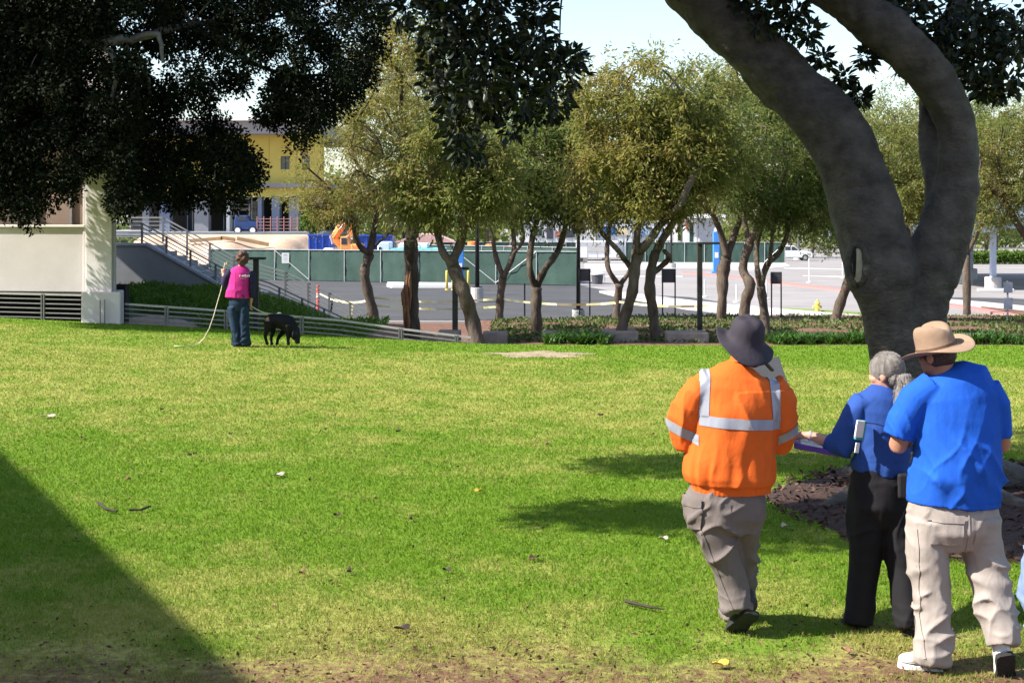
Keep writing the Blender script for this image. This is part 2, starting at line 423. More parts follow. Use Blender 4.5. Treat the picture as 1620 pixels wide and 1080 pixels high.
# foliage covering bank and bed
M_ivy = mk_leaf('ivy_leaves', [(0.03, 0.055, 0.010), (0.055, 0.085, 0.015), (0.085, 0.115, 0.025), (0.12, 0.115, 0.045)], 0.2)
M_bankgrass = mk_leaf('bank_leaves', [(0.05, 0.11, 0.008), (0.08, 0.16, 0.012), (0.115, 0.20, 0.018)], 0.4)
def cover(name, n, x0, x1, h, ln, wd, mat, label, cat, keep=None, up=1.3):
    X = x0 + (x1 - x0) * RNG.random(n); u = RNG.random(n); ye = Yedge(X); yk = np.where(X < -4.0, 43.8, Ykerb(X) - 0.1)
    Y = ye + 0.25 + (yk - ye - 0.3) * u
    ok = np.ones(n, bool) if keep is None else keep(X, Y)
    X, Y = X[ok], Y[ok]
    hh = h * (0.55 + 0.45 * np.sin(X * 1.9 + Y * 0.8) * np.sin(Y * 1.1 - X)) * RNG.random(len(X))
    p = np.stack([X, Y, zbank(X, Y) + np.maximum(hh, 0)], 1)
    dirs = RNG.normal(size=p.shape); dirs[:, 2] = np.abs(dirs[:, 2]) * up
    o = leaf_mesh(name, p, ln, wd, mat, dirs=dirs); tag(o, label, cat, kind='stuff'); return o
def bankkeep(X, Y):
    px = 810 + F * X / Y
    dirt = (px < 315) & (Y > 31) & (Y < 37)
    return ~dirt & ~((px < 215) & (Y < 40)) & (Y > Yedge(X) + 0.8)
cover('bank_ground_cover', 42000, -13, -3.9, 0.28, 0.16, 0.05, M_bankgrass, 'dark green ground cover on the bank behind the low railing', 'ground cover', bankkeep)
cover('ivy_ground_cover', 46000, -0.6, 21, 0.075, 0.08, 0.05, M_ivy, 'dull green ivy ground cover under the row of trees', 'ground cover', lambda X, Y: (Y > Yedge(X) + 1.0) & (vnoise(np.stack([X, Y, 0 * X], 1), .7, .5, 1, 3) + .35 * vnoise(np.stack([X, Y, 0 * X], 1), 2.5, 2.0, 1, 4) > -.35))
# bare dirt on the bank next to the building
Xd = np.linspace(-10.2, -7.2, 24); Yd = np.linspace(31.2, 36.6, 20); DX, DY = np.meshgrid(Xd, Yd)
edge = 1 - np.minimum(1, np.hypot((DX + 8.7) / 1.5, (DY - 33.9) / 2.7))
V = np.stack([DX, DY, zbank(DX, DY) + 0.10 * np.sqrt(edge) - 0.03 + 0.03 * np.sin(DX * 9) * np.sin(DY * 7)], -1).reshape(-1, 3)
a = (np.arange(19)[:, None] * 24 + np.arange(23)[None, :]).ravel()
M_dirt = mk('tan_dirt', (0.24, 0.16, 0.11), col2=(0.40, 0.29, 0.21), scale=3, bump=0.6, bscale=25, rough=0.95)
tag(np_mesh('bare_dirt', V, np.stack([a, a + 1, a + 25, a + 24], 1), 4, M_dirt, smooth=True), kind='structure')

# parking lot, roads, walks
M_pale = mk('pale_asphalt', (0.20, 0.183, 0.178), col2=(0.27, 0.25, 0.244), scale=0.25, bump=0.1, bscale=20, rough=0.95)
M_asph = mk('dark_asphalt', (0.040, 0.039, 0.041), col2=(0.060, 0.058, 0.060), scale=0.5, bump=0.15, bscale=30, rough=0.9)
M_conc = mk('concrete', (0.36, 0.34, 0.33), col2=(0.46, 0.44, 0.425), scale=2.2, bump=0.15, bscale=30, rough=0.9)
M_conc_d = mk('grey_concrete', (0.20, 0.205, 0.22), col2=(0.27, 0.275, 0.29), scale=0.9, bump=0.15, bscale=30, rough=0.9)
M_white = mk('white_paint', (0.72, 0.71, 0.69), var=0.06, rough=0.55)
M_red = mk('red_kerb_paint', (0.36, 0.17, 0.155), var=0.15, rough=0.7)
gm = MB(); gx = [-900, -300, -100, 0, 100, 300, 900]; gy = [43.0, 60, 90, 140, 220, 400, 900, 2600]
vv = [(x * (1 if y > 100 else 1), y, zlot(y) if y < 400 else zlot(400)) for y in gy for x in gx]
ff = [(j * 7 + i, j * 7 + i + 1, j * 7 + 8 + i, j * 7 + 7 + i) for j in range(7) for i in range(6)]
gm.add(vv, ff); tag(build('ground', gm, M_pale), kind='structure')
def sheet(name, pxs, mat, dz, thick=0.0):
    pts = [L(x, y) for x, y in pxs]; 
    for p in pts: p.z = zlot(p.y) + dz
    m = MB()
    if thick: m.prism(pts[::-1] if False else pts, (0, 0, -thick))
    else: m.add(pts, [tuple(range(len(pts)))])
    return tag(build(name, m, mat, recalc=bool(thick)), kind='structure')
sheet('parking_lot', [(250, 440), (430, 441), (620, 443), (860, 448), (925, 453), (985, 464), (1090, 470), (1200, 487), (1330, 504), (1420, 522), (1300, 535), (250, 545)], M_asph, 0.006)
sheet('pavement', [(948, 463), (975, 463.5), (1100, 479), (1200, 489), (1330, 500), (1500, 512), (1640, 523), (1640, 532), (1500, 521), (1330, 511), (1180, 500), (1085, 490), (975, 470)], M_conc, 0.10, 0.14)
M_strip = mk('strip_grass', (0.10, 0.17, 0.03), col2=(0.17, 0.22, 0.05), scale=1.2, bump=0.6, bscale=12, rough=0.95)
sheet('grass_strip', [(1238, 491.5), (1330, 497), (1420, 503), (1560, 513), (1640, 520), (1640, 522.2), (1500, 511.2), (1330, 499.4)], M_strip, 0.125, 0.1)
sheet('side_road', [(925, 414), (1240, 414), (1250, 421), (1180, 428), (1100, 424), (925, 430)], M_conc, 0.008)
sheet('kerb', [(1080, 431.5), (1150, 437), (1215, 446), (1330, 459), (1330, 461), (1215, 448), (1150, 438.6), (1080, 432.8)], M_red, 0.11, 0.12)
sheet('kerb', [(1470, 478), (1545, 489), (1640, 507), (1640, 513), (1545, 492.5), (1470, 481)], M_red, 0.10, 0.12)
sheet('walkway', [(1470, 474.5), (1560, 482), (1640, 490), (1640, 497.5), (1560, 488), (1470, 478)], M_conc, 0.115, 0.12)
sheet('mulch_median', [(1552, 489.6), (1640, 499), (1640, 506.5)], M_mulch, 0.13, 0.12)
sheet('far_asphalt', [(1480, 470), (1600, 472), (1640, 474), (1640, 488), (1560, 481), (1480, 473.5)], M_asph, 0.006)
sheet('kerb', [(613, 450.5), (720, 451.5), (720, 455.5), (620, 455.5), (612, 453.5)], M_white, 0.16, 0.18)
for i, (ax, ay, bx, by) in enumerate([(1240, 424, 1500, 428), (1270, 436, 1500, 441), (930, 437, 1080, 437)]):
    sheet('road_marking', [(ax, ay), (bx, by), (bx, by + .9), (ax, ay + .9)], M_white, 0.012)
# kerb along the planting bed
km = MB(); xs = np.linspace(-5.2, 24, 60); ys = Ykerb(xs)
for i in range(59):
    km.bar((xs[i], ys[i] + .08, zlot(ys[i]) + 0.05), (xs[i + 1], ys[i + 1] + .08, zlot(ys[i + 1]) + 0.05), 0.16, 0.18)
tag(build('kerb', km, M_conc), kind='structure')
# ------------------------------------------------------------------ campus building on the left
M_stucco = mk('pale_stucco', (0.50, 0.46, 0.445), col2=(0.60, 0.565, 0.55), scale=0.9, bump=0.25, bscale=70, rough=0.9)
M_stucco2 = mk('duller_stucco', (0.42, 0.378, 0.368), col2=(0.52, 0.48, 0.47), scale=0.7, bump=0.25, bscale=70, rough=0.9)  # duller, slightly darker tone of the same stucco
M_brown = mk('brown_panel', (0.17, 0.12, 0.085), col2=(0.24, 0.175, 0.13), scale=1.2, bump=0.2, bscale=40, rough=0.8)
M_dark = mk('void_shade', (0.02, 0.018, 0.018), var=0.2, rough=0.9)  # darkness of the open interiors put into a near-black wall colour
M_metal = mk('grey_railing_metal', (0.20, 0.195, 0.19), var=0.15, rough=0.5, metal=0.3, bump=0)
M_metal_l = mk('pale_railing_metal', (0.34, 0.33, 0.32), var=0.12, rough=0.45, metal=0.3, bump=0)
M_black = mk('black_metal', (0.018, 0.018, 0.02), var=0.2, rough=0.5, bump=0)
def railz(px, y): X, Y = rail_pt(px); return CAMZ - (y - HY) * Y / F
def seg(px0, px1, dn0, dn1, z0, z1, mb):
    """box along the rail line between two pixel columns; dn = distance behind the line"""
    x0, y0 = rail_pt(px0); x1, y1 = rail_pt(px1); u = Vector((x1 - x0, y1 - y0, 0)).normalized(); n = Vector((-u.y, u.x, 0))
    a = Vector((x0, y0, 0)) + n * dn0; b = Vector((x1, y1, 0)) + n * dn0
    poly = [Vector((a.x, a.y, z0)), Vector((b.x, b.y, z0)), Vector((b.x, b.y, z1)), Vector((a.x, a.y, z1))]
    return mb.prism(poly, n * (dn1 - dn0))
def seg_ray(pl, pr0, pr1, d0, d1, z0, z1):
    a_ = Vector((*rail_pt(pl), z0)) + Vector((0, d0, 0)); b_ = Vector((*rail_pt(pr0), z0)); b_.y += d0; b_.x = (pr0 - 810) / F * b_.y; a_.x = (pl - 810) / F * a_.y
    c_ = b_.copy(); c_.y += d1 - d0; c_.x = (pr1 - 810) / F * c_.y; e_ = a_.copy(); e_.y += d1 - d0
    return MB().prism([a_, b_, c_, e_], (0, 0, z1 - z0))
bl0 = Vector((*rail_pt(160), 0))
camp = thing('campus_building', 'pale stucco campus building with a pilaster at the left edge of the lawn', 'building', bl0)
zt, zb_ = railz(60, 360), railz(60, 462)
build('wall', seg(-420, 131, 0.12, 0.42, zb_, zt, MB()), M_stucco2, camp, bevel=0.012, recalc=True)
build('wall_cap', seg(-420, 131, 0.06, 0.46, zt + 0.002, zt + 0.05, MB()), M_stucco, camp, bevel=0.01, recalc=True)
build('recessed_panel', seg(-420, 128, 1.0, 1.15, zt + 0.05, 5.2, MB()), M_brown, camp, recalc=True)
for k, px in enumerate((-300, -190, -80, 20, 76)):
    build('panel_mullion', seg(px, px + 4, 0.94, 1.0, zt + 0.05, 5.2, MB()), M_metal, camp, recalc=True)
build('lintel', seg(-420, 131, 0.1, 1.2, 5.2, 6.4, MB()), M_stucco, camp, bevel=0.015, recalc=True)
build('pilaster', seg_ray(135, 177, 180, -0.02, 0.5, 0.55, 7.4), M_stucco, camp, bevel=0.02, recalc=True)
build('pilaster_return', seg_ray(130.5, 182.5, 184, 0.10, 0.75, 0.56, 7.39), M_stucco2, camp, bevel=0.02, recalc=True)
build('plinth', seg_ray(128, 191, 196, -0.16, 0.7, -0.6, railz(160, 461)), M_stucco, camp, bevel=0.03, recalc=True)
def back_poly(px0, px1, dn, pxb, z):
    a_ = Vector((*rail_pt(px0), z)); b_ = Vector((*rail_pt(px1), z)); pb = P(pxb, 0, 43.5); b2 = Vector((pb.x, 43.5, z)); a2 = Vector((a_.x - 2, 45.5, z))
    return [a_ + Vector((0, dn, 0)), b_ + Vector((0, dn, 0)), b2, a2]
build('roof', MB().prism(back_poly(-440, 188, -0.35, 172, 6.41), (0, 0, .35)), M_conc, camp, bevel=0.02, recalc=True)
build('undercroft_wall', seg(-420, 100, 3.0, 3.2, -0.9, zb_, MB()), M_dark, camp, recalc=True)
build('floor_slab', MB().prism(back_poly(-420, 128, 0.44, 120, zb_ - 0.06), (0, 0, .18)), M_conc_d, camp, recalc=True)
q0 = P(181, 0, 29.6); q0.z = -0.9; q1 = P(168, 0, 43.5); q1.z = -0.9
build('side_wall', MB().prism([q0, q1, q1 + Vector((-.4, 0, 0)), q0 + Vector((-.4, 0, 0))], (0, 0, 7.3)), M_stucco2, camp, recalc=True)
hp = MB(); X, Y = rail_pt(167); 
for d in (-0.02, 0.02): hp.tube([(X + d * 2.2, Y - 0.22, 0.1), (X + d * 2.2, Y - 0.22, 0.62)], 0.012, 6)
build('grab_rail', hp, M_metal, camp)

def railing(name, label, pxs, ytop, posts, nrail=6, h=1.0):
    x0, y0 = rail_pt(pxs[0]); z = railz(pxs[0], ytop[0])
    t = thing(name, label, 'railing', (x0, y0, z - h))
    xx = np.interp
    def top(px): return float(np.interp(px, pxs, [railz(a, b) for a, b in zip(pxs, ytop)]))
    for i in range(nrail):
        m = MB(); pts = []
        for px in pxs:
            X, Y = rail_pt(px); pts.append(Vector((X, Y + 0.03, top(px) - i * 0.092)))
        for a_, b_ in zip(pts, pts[1:]):
            m.bar(a_, b_, 0.03, 0.038 if i == 0 else 0.022)
        build('rail', m, M_metal_l if i == 0 else M_metal, t)
    for px in posts:
        X, Y = rail_pt(px); m = MB(); 
        m.bb(X - 0.035, X - 0.012, Y, Y + 0.06, top(px) - h, top(px) + 0.01); m.bb(X + 0.012, X + 0.035, Y, Y + 0.06, top(px) - h, top(px) + 0.01)
        build('post', m, M_metal, t)
railing('guard_railing', 'low metal railing with horizontal bars running from the plinth behind the dog', [197, 300, 420, 540, 640, 745], [481, 488, 497, 507, 521, 534], [263, 357, 477, 633, 722])
railing('guard_railing', 'metal railing across the dark opening under the building wall', [-120, 0, 127], [462, 464, 467], [-60, 67])

# ------------------------------------------------------------------ stairs down to the lot
SY = 44.0
def S(px, py, dy=0.0): return P(px, py, SY + dy)
def S0(px, py, dy): p = P(px, py, SY); return Vector((p.x, p.y + dy, p.z))
stair = thing('outdoor_stairs', 'grey concrete staircase with metal handrails leading down to the parking lot', 'stairs', S0(300, 460, 0))
prof = [(150, 388), (232, 388), (352, 455), (395, 470), (425, 478), (470, 497), (545, 528)]
poly = [S0(x, y, 0) for x, y in prof] + [S0(545, 600, 0), S0(150, 600, 0)]
build('side_wall', MB().prism(poly, (0, 0.25, 0)), M_conc_d, stair, recalc=True)
M_cap = mk('coping_sky_tint', (0.36, 0.38, 0.44), var=0.1, rough=0.7)  # sky light on the wall top, put into a bluish colour
for (ax, ay), (bx, by) in zip(prof, prof[1:]):
    build('coping', MB().bar(S0(ax, ay, 0.12) + Vector((0, 0, 0.03)), S0(bx, by, 0.12) + Vector((0, 0, 0.03)), 0.36, 0.075), M_cap, stair)
build('landing', MB().bb(S0(150, 388, 0).x, S0(232, 388, 0).x, SY + .25, SY + 2.6, S0(232, 388, 0).z - 0.3, S0(232, 388, 0).z - 0.05), M_conc_d, stair)
x0, z0 = S0(232, 388, 0).x, S0(232, 388, 0).z - 0.1; x1, z1 = S0(545, 528, 0).x, S0(545, 528, 0).z
nst = 18
for i in range(nst):
    xa = x0 + (x1 - x0) * i / nst; xb = x0 + (x1 - x0) * (i + 1) / nst; za = z0 + (z1 - z0) * (i + 1) / nst
    build('step', MB().bb(xa, xb + 0.02, SY + .26, SY + 2.5, za - 0.5, za), M_conc_d, stair)
def stair_rails(dy, tops, posts, mat, n=5, gap=0.125):
    pts = [S0(x, y, dy) for x, y in tops]
    for i in range(n):
        m = MB()
        for a_, b_ in zip(pts, pts[1:]): m.bar(a_ - Vector((0, 0, i * gap)), b_ - Vector((0, 0, i * gap)), 0.035, 0.045 if i == 0 else 0.028)
        build('rail', m, mat, stair)
    for px in posts:
        y = float(np.interp(px, [a for a, b in tops], [b for a, b in tops])); p = S0(px, y, dy)
        build('post', MB().bb(p.x - .03, p.x + .03, p.y - .03, p.y + .03, p.z - 0.78, p.z + 0.02), M_metal, stair)
stair_rails(0.12, [(178, 354), (224, 354), (350, 424), (425, 448), (548, 506)], [223, 262, 300, 340, 378, 441, 477, 512, 545], M_metal_l)
stair_rails(2.4, [(170, 345), (228, 345), (352, 413), (432, 436), (560, 497)], [228, 268, 306, 346, 384, 432, 470, 505, 540], M_metal_l)

# ------------------------------------------------------------------ black path lights
M_post = mk('weathered_dark_post', (0.030, 0.030, 0.024), var=.3, rough=.6)
def path_light(px, ytop, Y, zb, label, arm):
    p = P(px, ytop, Y); t = thing('path_light', label, 'lamp', (p.x, Y, zb), 'black path lights beside the lawn')
    build('post', MB().bb(p.x - .055, p.x + .055, Y - .055, Y + .055, zb - 0.1, p.z), M_post, t, bevel=0.01)
    m = MB(); a0, a1 = arm
    m.bb(p.x + a0, p.x + a1, Y - .12, Y + .10, p.z - 0.02, p.z + 0.03); build('lamp_head', m, M_post, t, bevel=0.01)
    m = MB(); m.bb(p.x - .09, p.x + .09, Y - .09, Y + .09, zb - 0.05, zb + 0.06); build('base', m, M_black, t)
path_light(405, 409, 30.5, float(zbank(P(405, 0, 30.5).x, 30.5)), 'black path light standing right next to the woman in the pink vest', (-0.28, 0.2))
path_light(720, 425, 29.2, float(zbank(P(720, 0, 29.2).x, 29.2)), 'black path light standing in front of the leaning tree trunk', (-0.15, 0.28))
path_light(1107, 385, 31.5, float(zbank(P(1107, 0, 31.5).x, 31.5)), 'black path light with an arm standing left of the dark sun hat', (-0.06, 0.42))

# ------------------------------------------------------------------ lot lamps with concrete bases
M_base = mk('lamp_base_concrete', (0.42, 0.41, 0.39), var=0.12, scale=4, rough=0.9)
M_blk_gloss = mk('black_lamp_paint', (0.02, 0.02, 0.022), var=0.15, rough=0.4, bump=0)
def lot_lamp(px, ybase, ytop, label, rbase, hbase, rpole, head, mat=None, white=False):
    b = L(px, ybase); k = F / b.y; t = thing('lot_lamp', label, 'street lamp', b, 'parking lot lamps')
    build('concrete_base', MB().rev([(rbase * 1.02, -0.1), (rbase, 0.1), (rbase, hbase - 0.03), (rbase * 0.95, hbase)], b, 20), M_conc if white else M_base, t, smooth=False)
    ztop = CAMZ - (ytop - HY) / k
    build('flange', MB().rev([(rpole * 2.2, hbase), (rpole * 2.2, hbase + 0.05)], b, 14), mat or M_blk_gloss, t)
    build('pole', MB().tube([b + Vector((0, 0, hbase)), Vector((b.x, b.y, ztop))], [rpole, rpole * 0.75], 10), mat or M_blk_gloss, t, smooth=True)
    m = MB()
    if head == 'box':
        m.bb(b.x - .22, b.x + .22, b.y - .22, b.y + .22, CAMZ - (370 - HY) / k, CAMZ - (300 - HY) / k)
        build('lamp_head', m, M_blk_gloss, t, bevel=0.03)
        m = MB(); m.bb(b.x - .27, b.x + .27, b.y - .27, b.y + .27, CAMZ - (300 - HY) / k, CAMZ - (296 - HY) / k); build('lamp_cap', m, M_blk_gloss, t)
    else:
        for s_ in (-1, 1):
            m = MB(); m.box((b.x + s_ * 0.55, b.y, ztop), (0.75, 0.35, 0.16)); build('lamp_head', m, mat or M_blk_gloss, t, bevel=0.02)
lot_lamp(915, 505.5, 296, 'black lamp with a square lantern on a grey concrete base at the bed edge', 0.215, 0.33, 0.075, 'box')
lot_lamp(755, 478, 205, 'black pole lamp on a tall pale concrete base behind the leaning tree', 0.27, 0.62, 0.095, 'arms', white=True)
lot_lamp(856, 404, 335, 'distant dark lamp on a white concrete base behind the forked tree', 0.55, 0.75, 0.13, 'arms', white=True)
lot_lamp(1263, 411, 250, 'distant pale grey lamp pole to the left of the fig trunk beyond the white car', 0.5, 0.8, 0.16, 'arms', mat=M_metal_l, white=True)
lot_lamp(1062, 424, 250, 'slim dark lamp standing in front of the small grey hut', 0.4, 0.4, 0.10, 'arms')
lot_lamp(432, 403, 237, 'tall dark lamp pole standing before the yellow building', 0.3, 0.3, 0.13, 'arms')

# ------------------------------------------------------------------ two-legged signs seen from behind, bollards, hydrant and so on
M_signback = mk('dark_sign_back', (0.07, 0.07, 0.085), var=0.12, rough=0.5, bump=0)
M_yellow = mk('yellow_paint', (0.66, 0.50, 0.10), var=0.1, rough=0.6)
M_blue = mk('blue_enamel', (0.05, 0.22, 0.62), var=0.1, rough=0.45, bump=0)
M_orange = mk('orange_plastic', (0.75, 0.20, 0.05), var=0.12, rough=0.6)
for px, ybot, yt, yb, hw, lab in ((925, 507, 425, 445, 0.20, 'dark two legged sign back next to the lamp with the lantern'), (1058, 507, 425, 447, 0.24, 'dark two legged sign back between the zigzag tree and the path light'),
                                  (1228, 508, 430, 449, 0.19, 'dark two legged sign back right of the sun hat')):
    b = L(px, ybot); k = F / b.y; t = thing('two_legged_sign', lab, 'sign', b, 'dark signs along the bed edge')
    z1, z0 = CAMZ - (yt - HY) / k, CAMZ - (yb - HY) / k
    build('board', MB().bb(b.x - hw, b.x + hw, b.y, b.y + .03, z0, z1), M_signback, t, bevel=0.008)
    for s_ in (-1, 1): build('leg', MB().tube([(b.x + s_ * (hw - .03), b.y - .025, b.z - .1), (b.x + s_ * (hw - .03), b.y - .025, z1 - .02)], 0.025, 6), M_black, t)
for px, ybot, yt, lab in ((830, 505, 448, 'thin dark stake at the bed edge left of the forked tree'), (1519, 532, 445, '')):
    if lab: b = L(px, ybot); solo('marker_stake', MB().tube([b, P(px, yt, b.y)], 0.028, 8), M_black, lab, 'stake', b)
b = L(1594, 524); t = thing('road_sign', 'thin signpost with two small grey plates beside the red kerb', 'sign', b); k = F / b.y
build('post', MB().tube([b, P(1594, 444, b.y)], 0.028, 8), M_metal, t)
for y0_, y1_ in ((446, 463), (471, 489)):
    build('plate', MB().bb(b.x - .13, b.x + .14, b.y - .035, b.y - .03, CAMZ - (y1_ - HY) / k, CAMZ - (y0_ - HY) / k), mk('grey_blue_plate', (0.20, 0.22, 0.29), var=0.1, rough=0.5), t)
for px, lab in ((707, 'yellow bollard leftmost of three by the fence'), (716.5, 'yellow bollard in the middle of three by the fence'), (741, 'yellow bollard rightmost of three, right of the leaning trunk')):
    b = L(px, 459); t = thing('bollard', lab, 'bollard', b, 'yellow bollards')
    build('post', MB().rev([(0.065, -0.05), (0.065, 0.95), (0.055, 0.99), (0.02, 1.01)], b, 12), M_yellow, t, smooth=True)
    build('collar', MB().rev([(0.10, -0.03), (0.10, 0.04), (0.07, 0.06)], b, 12), M_yellow, t)
def blue_pylon(px, ybot, ytop, w, label):
    b = L(px, ybot); k = F / b.y; z = CAMZ - (ytop - HY) / k; t = thing('emergency_pylon', label, 'emergency phone', b)
    build('column', MB().bb(b.x - w, b.x + w, b.y - w, b.y + w, b.z - .05, z), M_blue, t, bevel=0.03)
    build('foot', MB().bb(b.x - w * 1.6, b.x + w * 1.6, b.y - w * 1.6, b.y + w * 1.6, b.z - .05, b.z + .12), M_blue, t, bevel=0.02)
    build('beacon', MB().rev([(w * .7, 0), (w * .7, .18), (w * .3, .24)], (b.x, b.y, z), 12), M_white, t)
    build('call_plate', MB().bb(b.x - w * .6, b.x + w * .6, b.y - w - .012, b.y - w - .002, b.z + 1.1, b.z + 1.5), M_white, t)
blue_pylon(728, 467, 388, 0.17, 'blue emergency pylon half hidden behind the leaning tree')
blue_pylon(1133, 432, 366, 0.22, 'bright blue emergency pylon standing by the pale road')
h = L(1293, 497); t = thing('fire_hydrant', 'yellow fire hydrant on the grass strip beside the road', 'hydrant', h)
build('barrel', MB().rev([(.12, -.05), (.12, .03), (.085, .05), (.085, .34), (.105, .36), (.105, .40), (.08, .44), (.045, .49), (.03, .53)], h, 14), M_yellow, t, smooth=False)
for s_ in (-1, 1): build('outlet', MB().tube([h + Vector((s_ * .06, 0, .27)), h + Vector((s_ * .16, 0, .27))], .045, 10), M_yellow, t)
build('pumper_cap', MB().tube([h + Vector((0, -.06, .25)), h + Vector((0, -.16, .25))], .06, 10), M_yellow, t)
b = L(945, 449.5); t = thing('trash_bin', 'dark trash bin with a white lid on the pale pavement', 'trash bin', b)
build('body', MB().rev([(.28, 0), (.36, .55)], b, 16), M_signback, t); build('lid', MB().rev([(.40, .55), (.40, .62), (.2, .70)], b, 16), M_white, t)
for s_ in (-1, 1): build('handle', MB().bar(b + Vector((s_ * .42, 0, .15)), b + Vector((s_ * .42, 0, .6)), .04, .05), M_white, t)
M_delin = mk('white_delineator', (0.68, 0.66, 0.62), var=0.08, rough=0.6)
for px, yb, hh, lab in ((1165, 478, .75, 'slim white post between the knobbly and the bulging trunks'), (1213, 473, .85, 'slim white post behind the slender forked tree'), (1280, 447, 1.6, 'tall slim white post beyond the yellow fire hydrant'), (1333, 440, 1.5, 'slim white post half hidden by the edge of the fig trunk'), (1115, 470, .8, 'slim white post just right of the path light with an arm')):
    b = L(px, yb); t = thing('delineator_post', lab, 'post', b, 'slim white posts on the road')
    build('stem', MB().tube([b, b + Vector((0, 0, hh))], 0.03, 8), M_delin, t); build('foot', MB().rev([(.14, 0), (.14, .04), (.05, .07)], b, 12), M_delin, t)
b = L(1001, 428); 
# orange and red delineators
for px, yb, hh, mat, lab in ((503, 497, 1.05, M_orange, 'orange safety post by the stairs holding caution tape'), (1388/1.0, 500, 0, M_orange, '')):
    if lab:
        b = L(px, yb); t = thing('safety_post', lab, 'post', b); build('stem', MB().tube([b, b + Vector((0, 0, hh * 1.0))], .055, 10), mk('red_plastic', (0.62, 0.10, 0.07), var=.1, rough=.5), t)
        build('band', MB().tube([b + Vector((0, 0, .62)), b + Vector((0, 0, .74))], .06, 10), M_white, t); build('foot', MB().rev([(.2, 0), (.2, .05), (.07, .09)], b, 12), M_black, t)
# caution tape
M_tape = mk('caution_tape', (0.74, 0.64, 0.16), col2=(0.80, 0.78, 0.62), scale=2.5, rough=0.5, bump=0)
def tape(pts, label, sag=0.25, flaps=0):
    m = MB(); out = []
    for a_, b_ in zip(pts, pts[1:]):
        for i in range(9):
            f_ = i / 8; p = a_.lerp(b_, f_); p = p - Vector((0, 0, sag * 4 * f_ * (1 - f_))); out.append(p)
    for i, (a_, b_) in enumerate(zip(out, out[1:])):
        tw = Vector((0, 0.02 * math.sin(i), 0.035))
        if (b_ - a_).length < 1e-4: continue
        m.quad(a_ - tw, b_ - tw, b_ + tw, a_ + tw)
    for i in range(flaps):
        p = out[(i * 3 + 2) % len(out)]; m.quad(p + Vector((-.03, 0, 0)), p + Vector((.03, 0, 0)), p + Vector((-.02, 0, -.42)), p + Vector((-.08, 0, -.40)))
    solo('caution_tape', m, M_tape, label, 'tape', pts[0])
tape([P(506, 464, 51), P(592, 472, 46.9)], 'yellow caution tape sagging between the orange post and the left tree', .22, 4)
tape([P(540, 500, 46), P(590, 491, 46.9)], 'lower yellow caution tape strung near the foot of the stairs', .15)
tape([P(592, 471, 46.9), P(789, 472, 47)], 'faded upper caution tape crossing the lot between two trunks', .12)
tape([P(592, 483, 46.9), P(789, 485, 47)], 'faded lower caution tape crossing the lot between two trunks', .10)
tape([P(790, 472, 47), P(974, 479, 46)], 'yellow caution tape strung behind the forked tree trunk', .12)
tape([P(976, 477, 46), P(1140, 482, 45)], 'yellow caution tape strung behind the zigzag trunks', .1)
# ------------------------------------------------------------------ fences with green screens
M_screen = mk('green_screen', (0.011, 0.036, 0.029), col2=(0.034, 0.072, 0.058), scale=0.45, bump=0.6, bscale=9, rough=0.8)
M_galv = mk('galvanised_tube', (0.42, 0.42, 0.43), var=0.1, rough=0.4, metal=0.4, bump=0)
def fence(label, a, b, n, h=1.87, braces=()):
    a = Vector(a); b = Vector(b); t = thing('screened_fence', label, 'fence', a)
    for i in range(n):
        p = a.lerp(b, i / n); q = a.lerp(b, (i + 1) / n); m = MB(); u = 8
        d = (q - p); nr = Vector((-d.y, d.x, 0)).normalized()
        vs_, fs_ = [], []
        for r in range(5):
            for c in range(u + 1):
                pt = p + d * (c / u) + Vector((0, 0, 0.05 + (h - 0.05) * r / 4)) + nr * (0.05 + 0.05 * math.sin(c * 2.3 + i * 5 + r * 1.3) * (1 if 0 < r < 4 else .3))
                vs_.append(pt)
        for r in range(4):
            for c in range(u): fs_.append((r * (u + 1) + c, r * (u + 1) + c + 1, (r + 1) * (u + 1) + c + 1, (r + 1) * (u + 1) + c))
        m.add(vs_, fs_); build('screen_panel', m, M_screen, t, smooth=True)
    for i in range(n + 1):
        p = a.lerp(b, i / n); build('post', MB().tube([p - Vector((0, 0, .05)), p + Vector((0, 0, h + .06))], 0.032, 7), M_galv, t)
    build('top_rail', MB().tube([a + Vector((0, 0, h + .01)), b + Vector((0, 0, h + .01))], 0.024, 6), M_galv, t)
    for i, s_ in braces:
        p = a.lerp(b, i / n); q = a.lerp(b, (i + 1) / n); d = (q - p); nr = Vector((d.y, -d.x, 0)).normalized() * .05
        if s_ < 0: p, q = q, p
        build('brace', MB().tube([p + Vector((0, 0, h)) + nr, q + Vector((0, 0, .1)) + nr], 0.026, 6), M_galv, t)
    return t
fA = fence('long green screened fence along the far side of the dark lot', L(330, 441.5), L(915, 452.5), 10, 1.87, ((2, 1), (7, 1), (8, -1)))
fB = fence('green screened fence running back from the corner of the lot', L(921, 453), P(700, 421, 118) - Vector((0, 0, 0)), 6, 1.9, ((0, 1),)) if False else None
fence('green screened fence run behind the long front fence', Vector((P(640, 0, 104).x, 104, zlot(104))), Vector((P(916, 0, 83).x, 83, zlot(83))), 8, 2.05)
fence('far green screened fence below the white site trailers', Vector((P(690, 0, 142).x, 142, zlot(142))), Vector((P(925, 0, 141).x, 141, zlot(141))), 8, 1.95, ((5, 1), (6, -1)))
fence('far green screened fence between the zigzag trees and the white car', Vector((P(990, 0, 141).x, 141, zlot(141))), Vector((P(1242, 0, 138).x, 138, zlot(138))), 8, 1.95, ((7, -1),))
fa_, fb_ = L(330, 441.5), L(915, 452.5); kx = (452 - 810) / F; sl_ = (fb_.y - fa_.y) / (fb_.x - fa_.x)
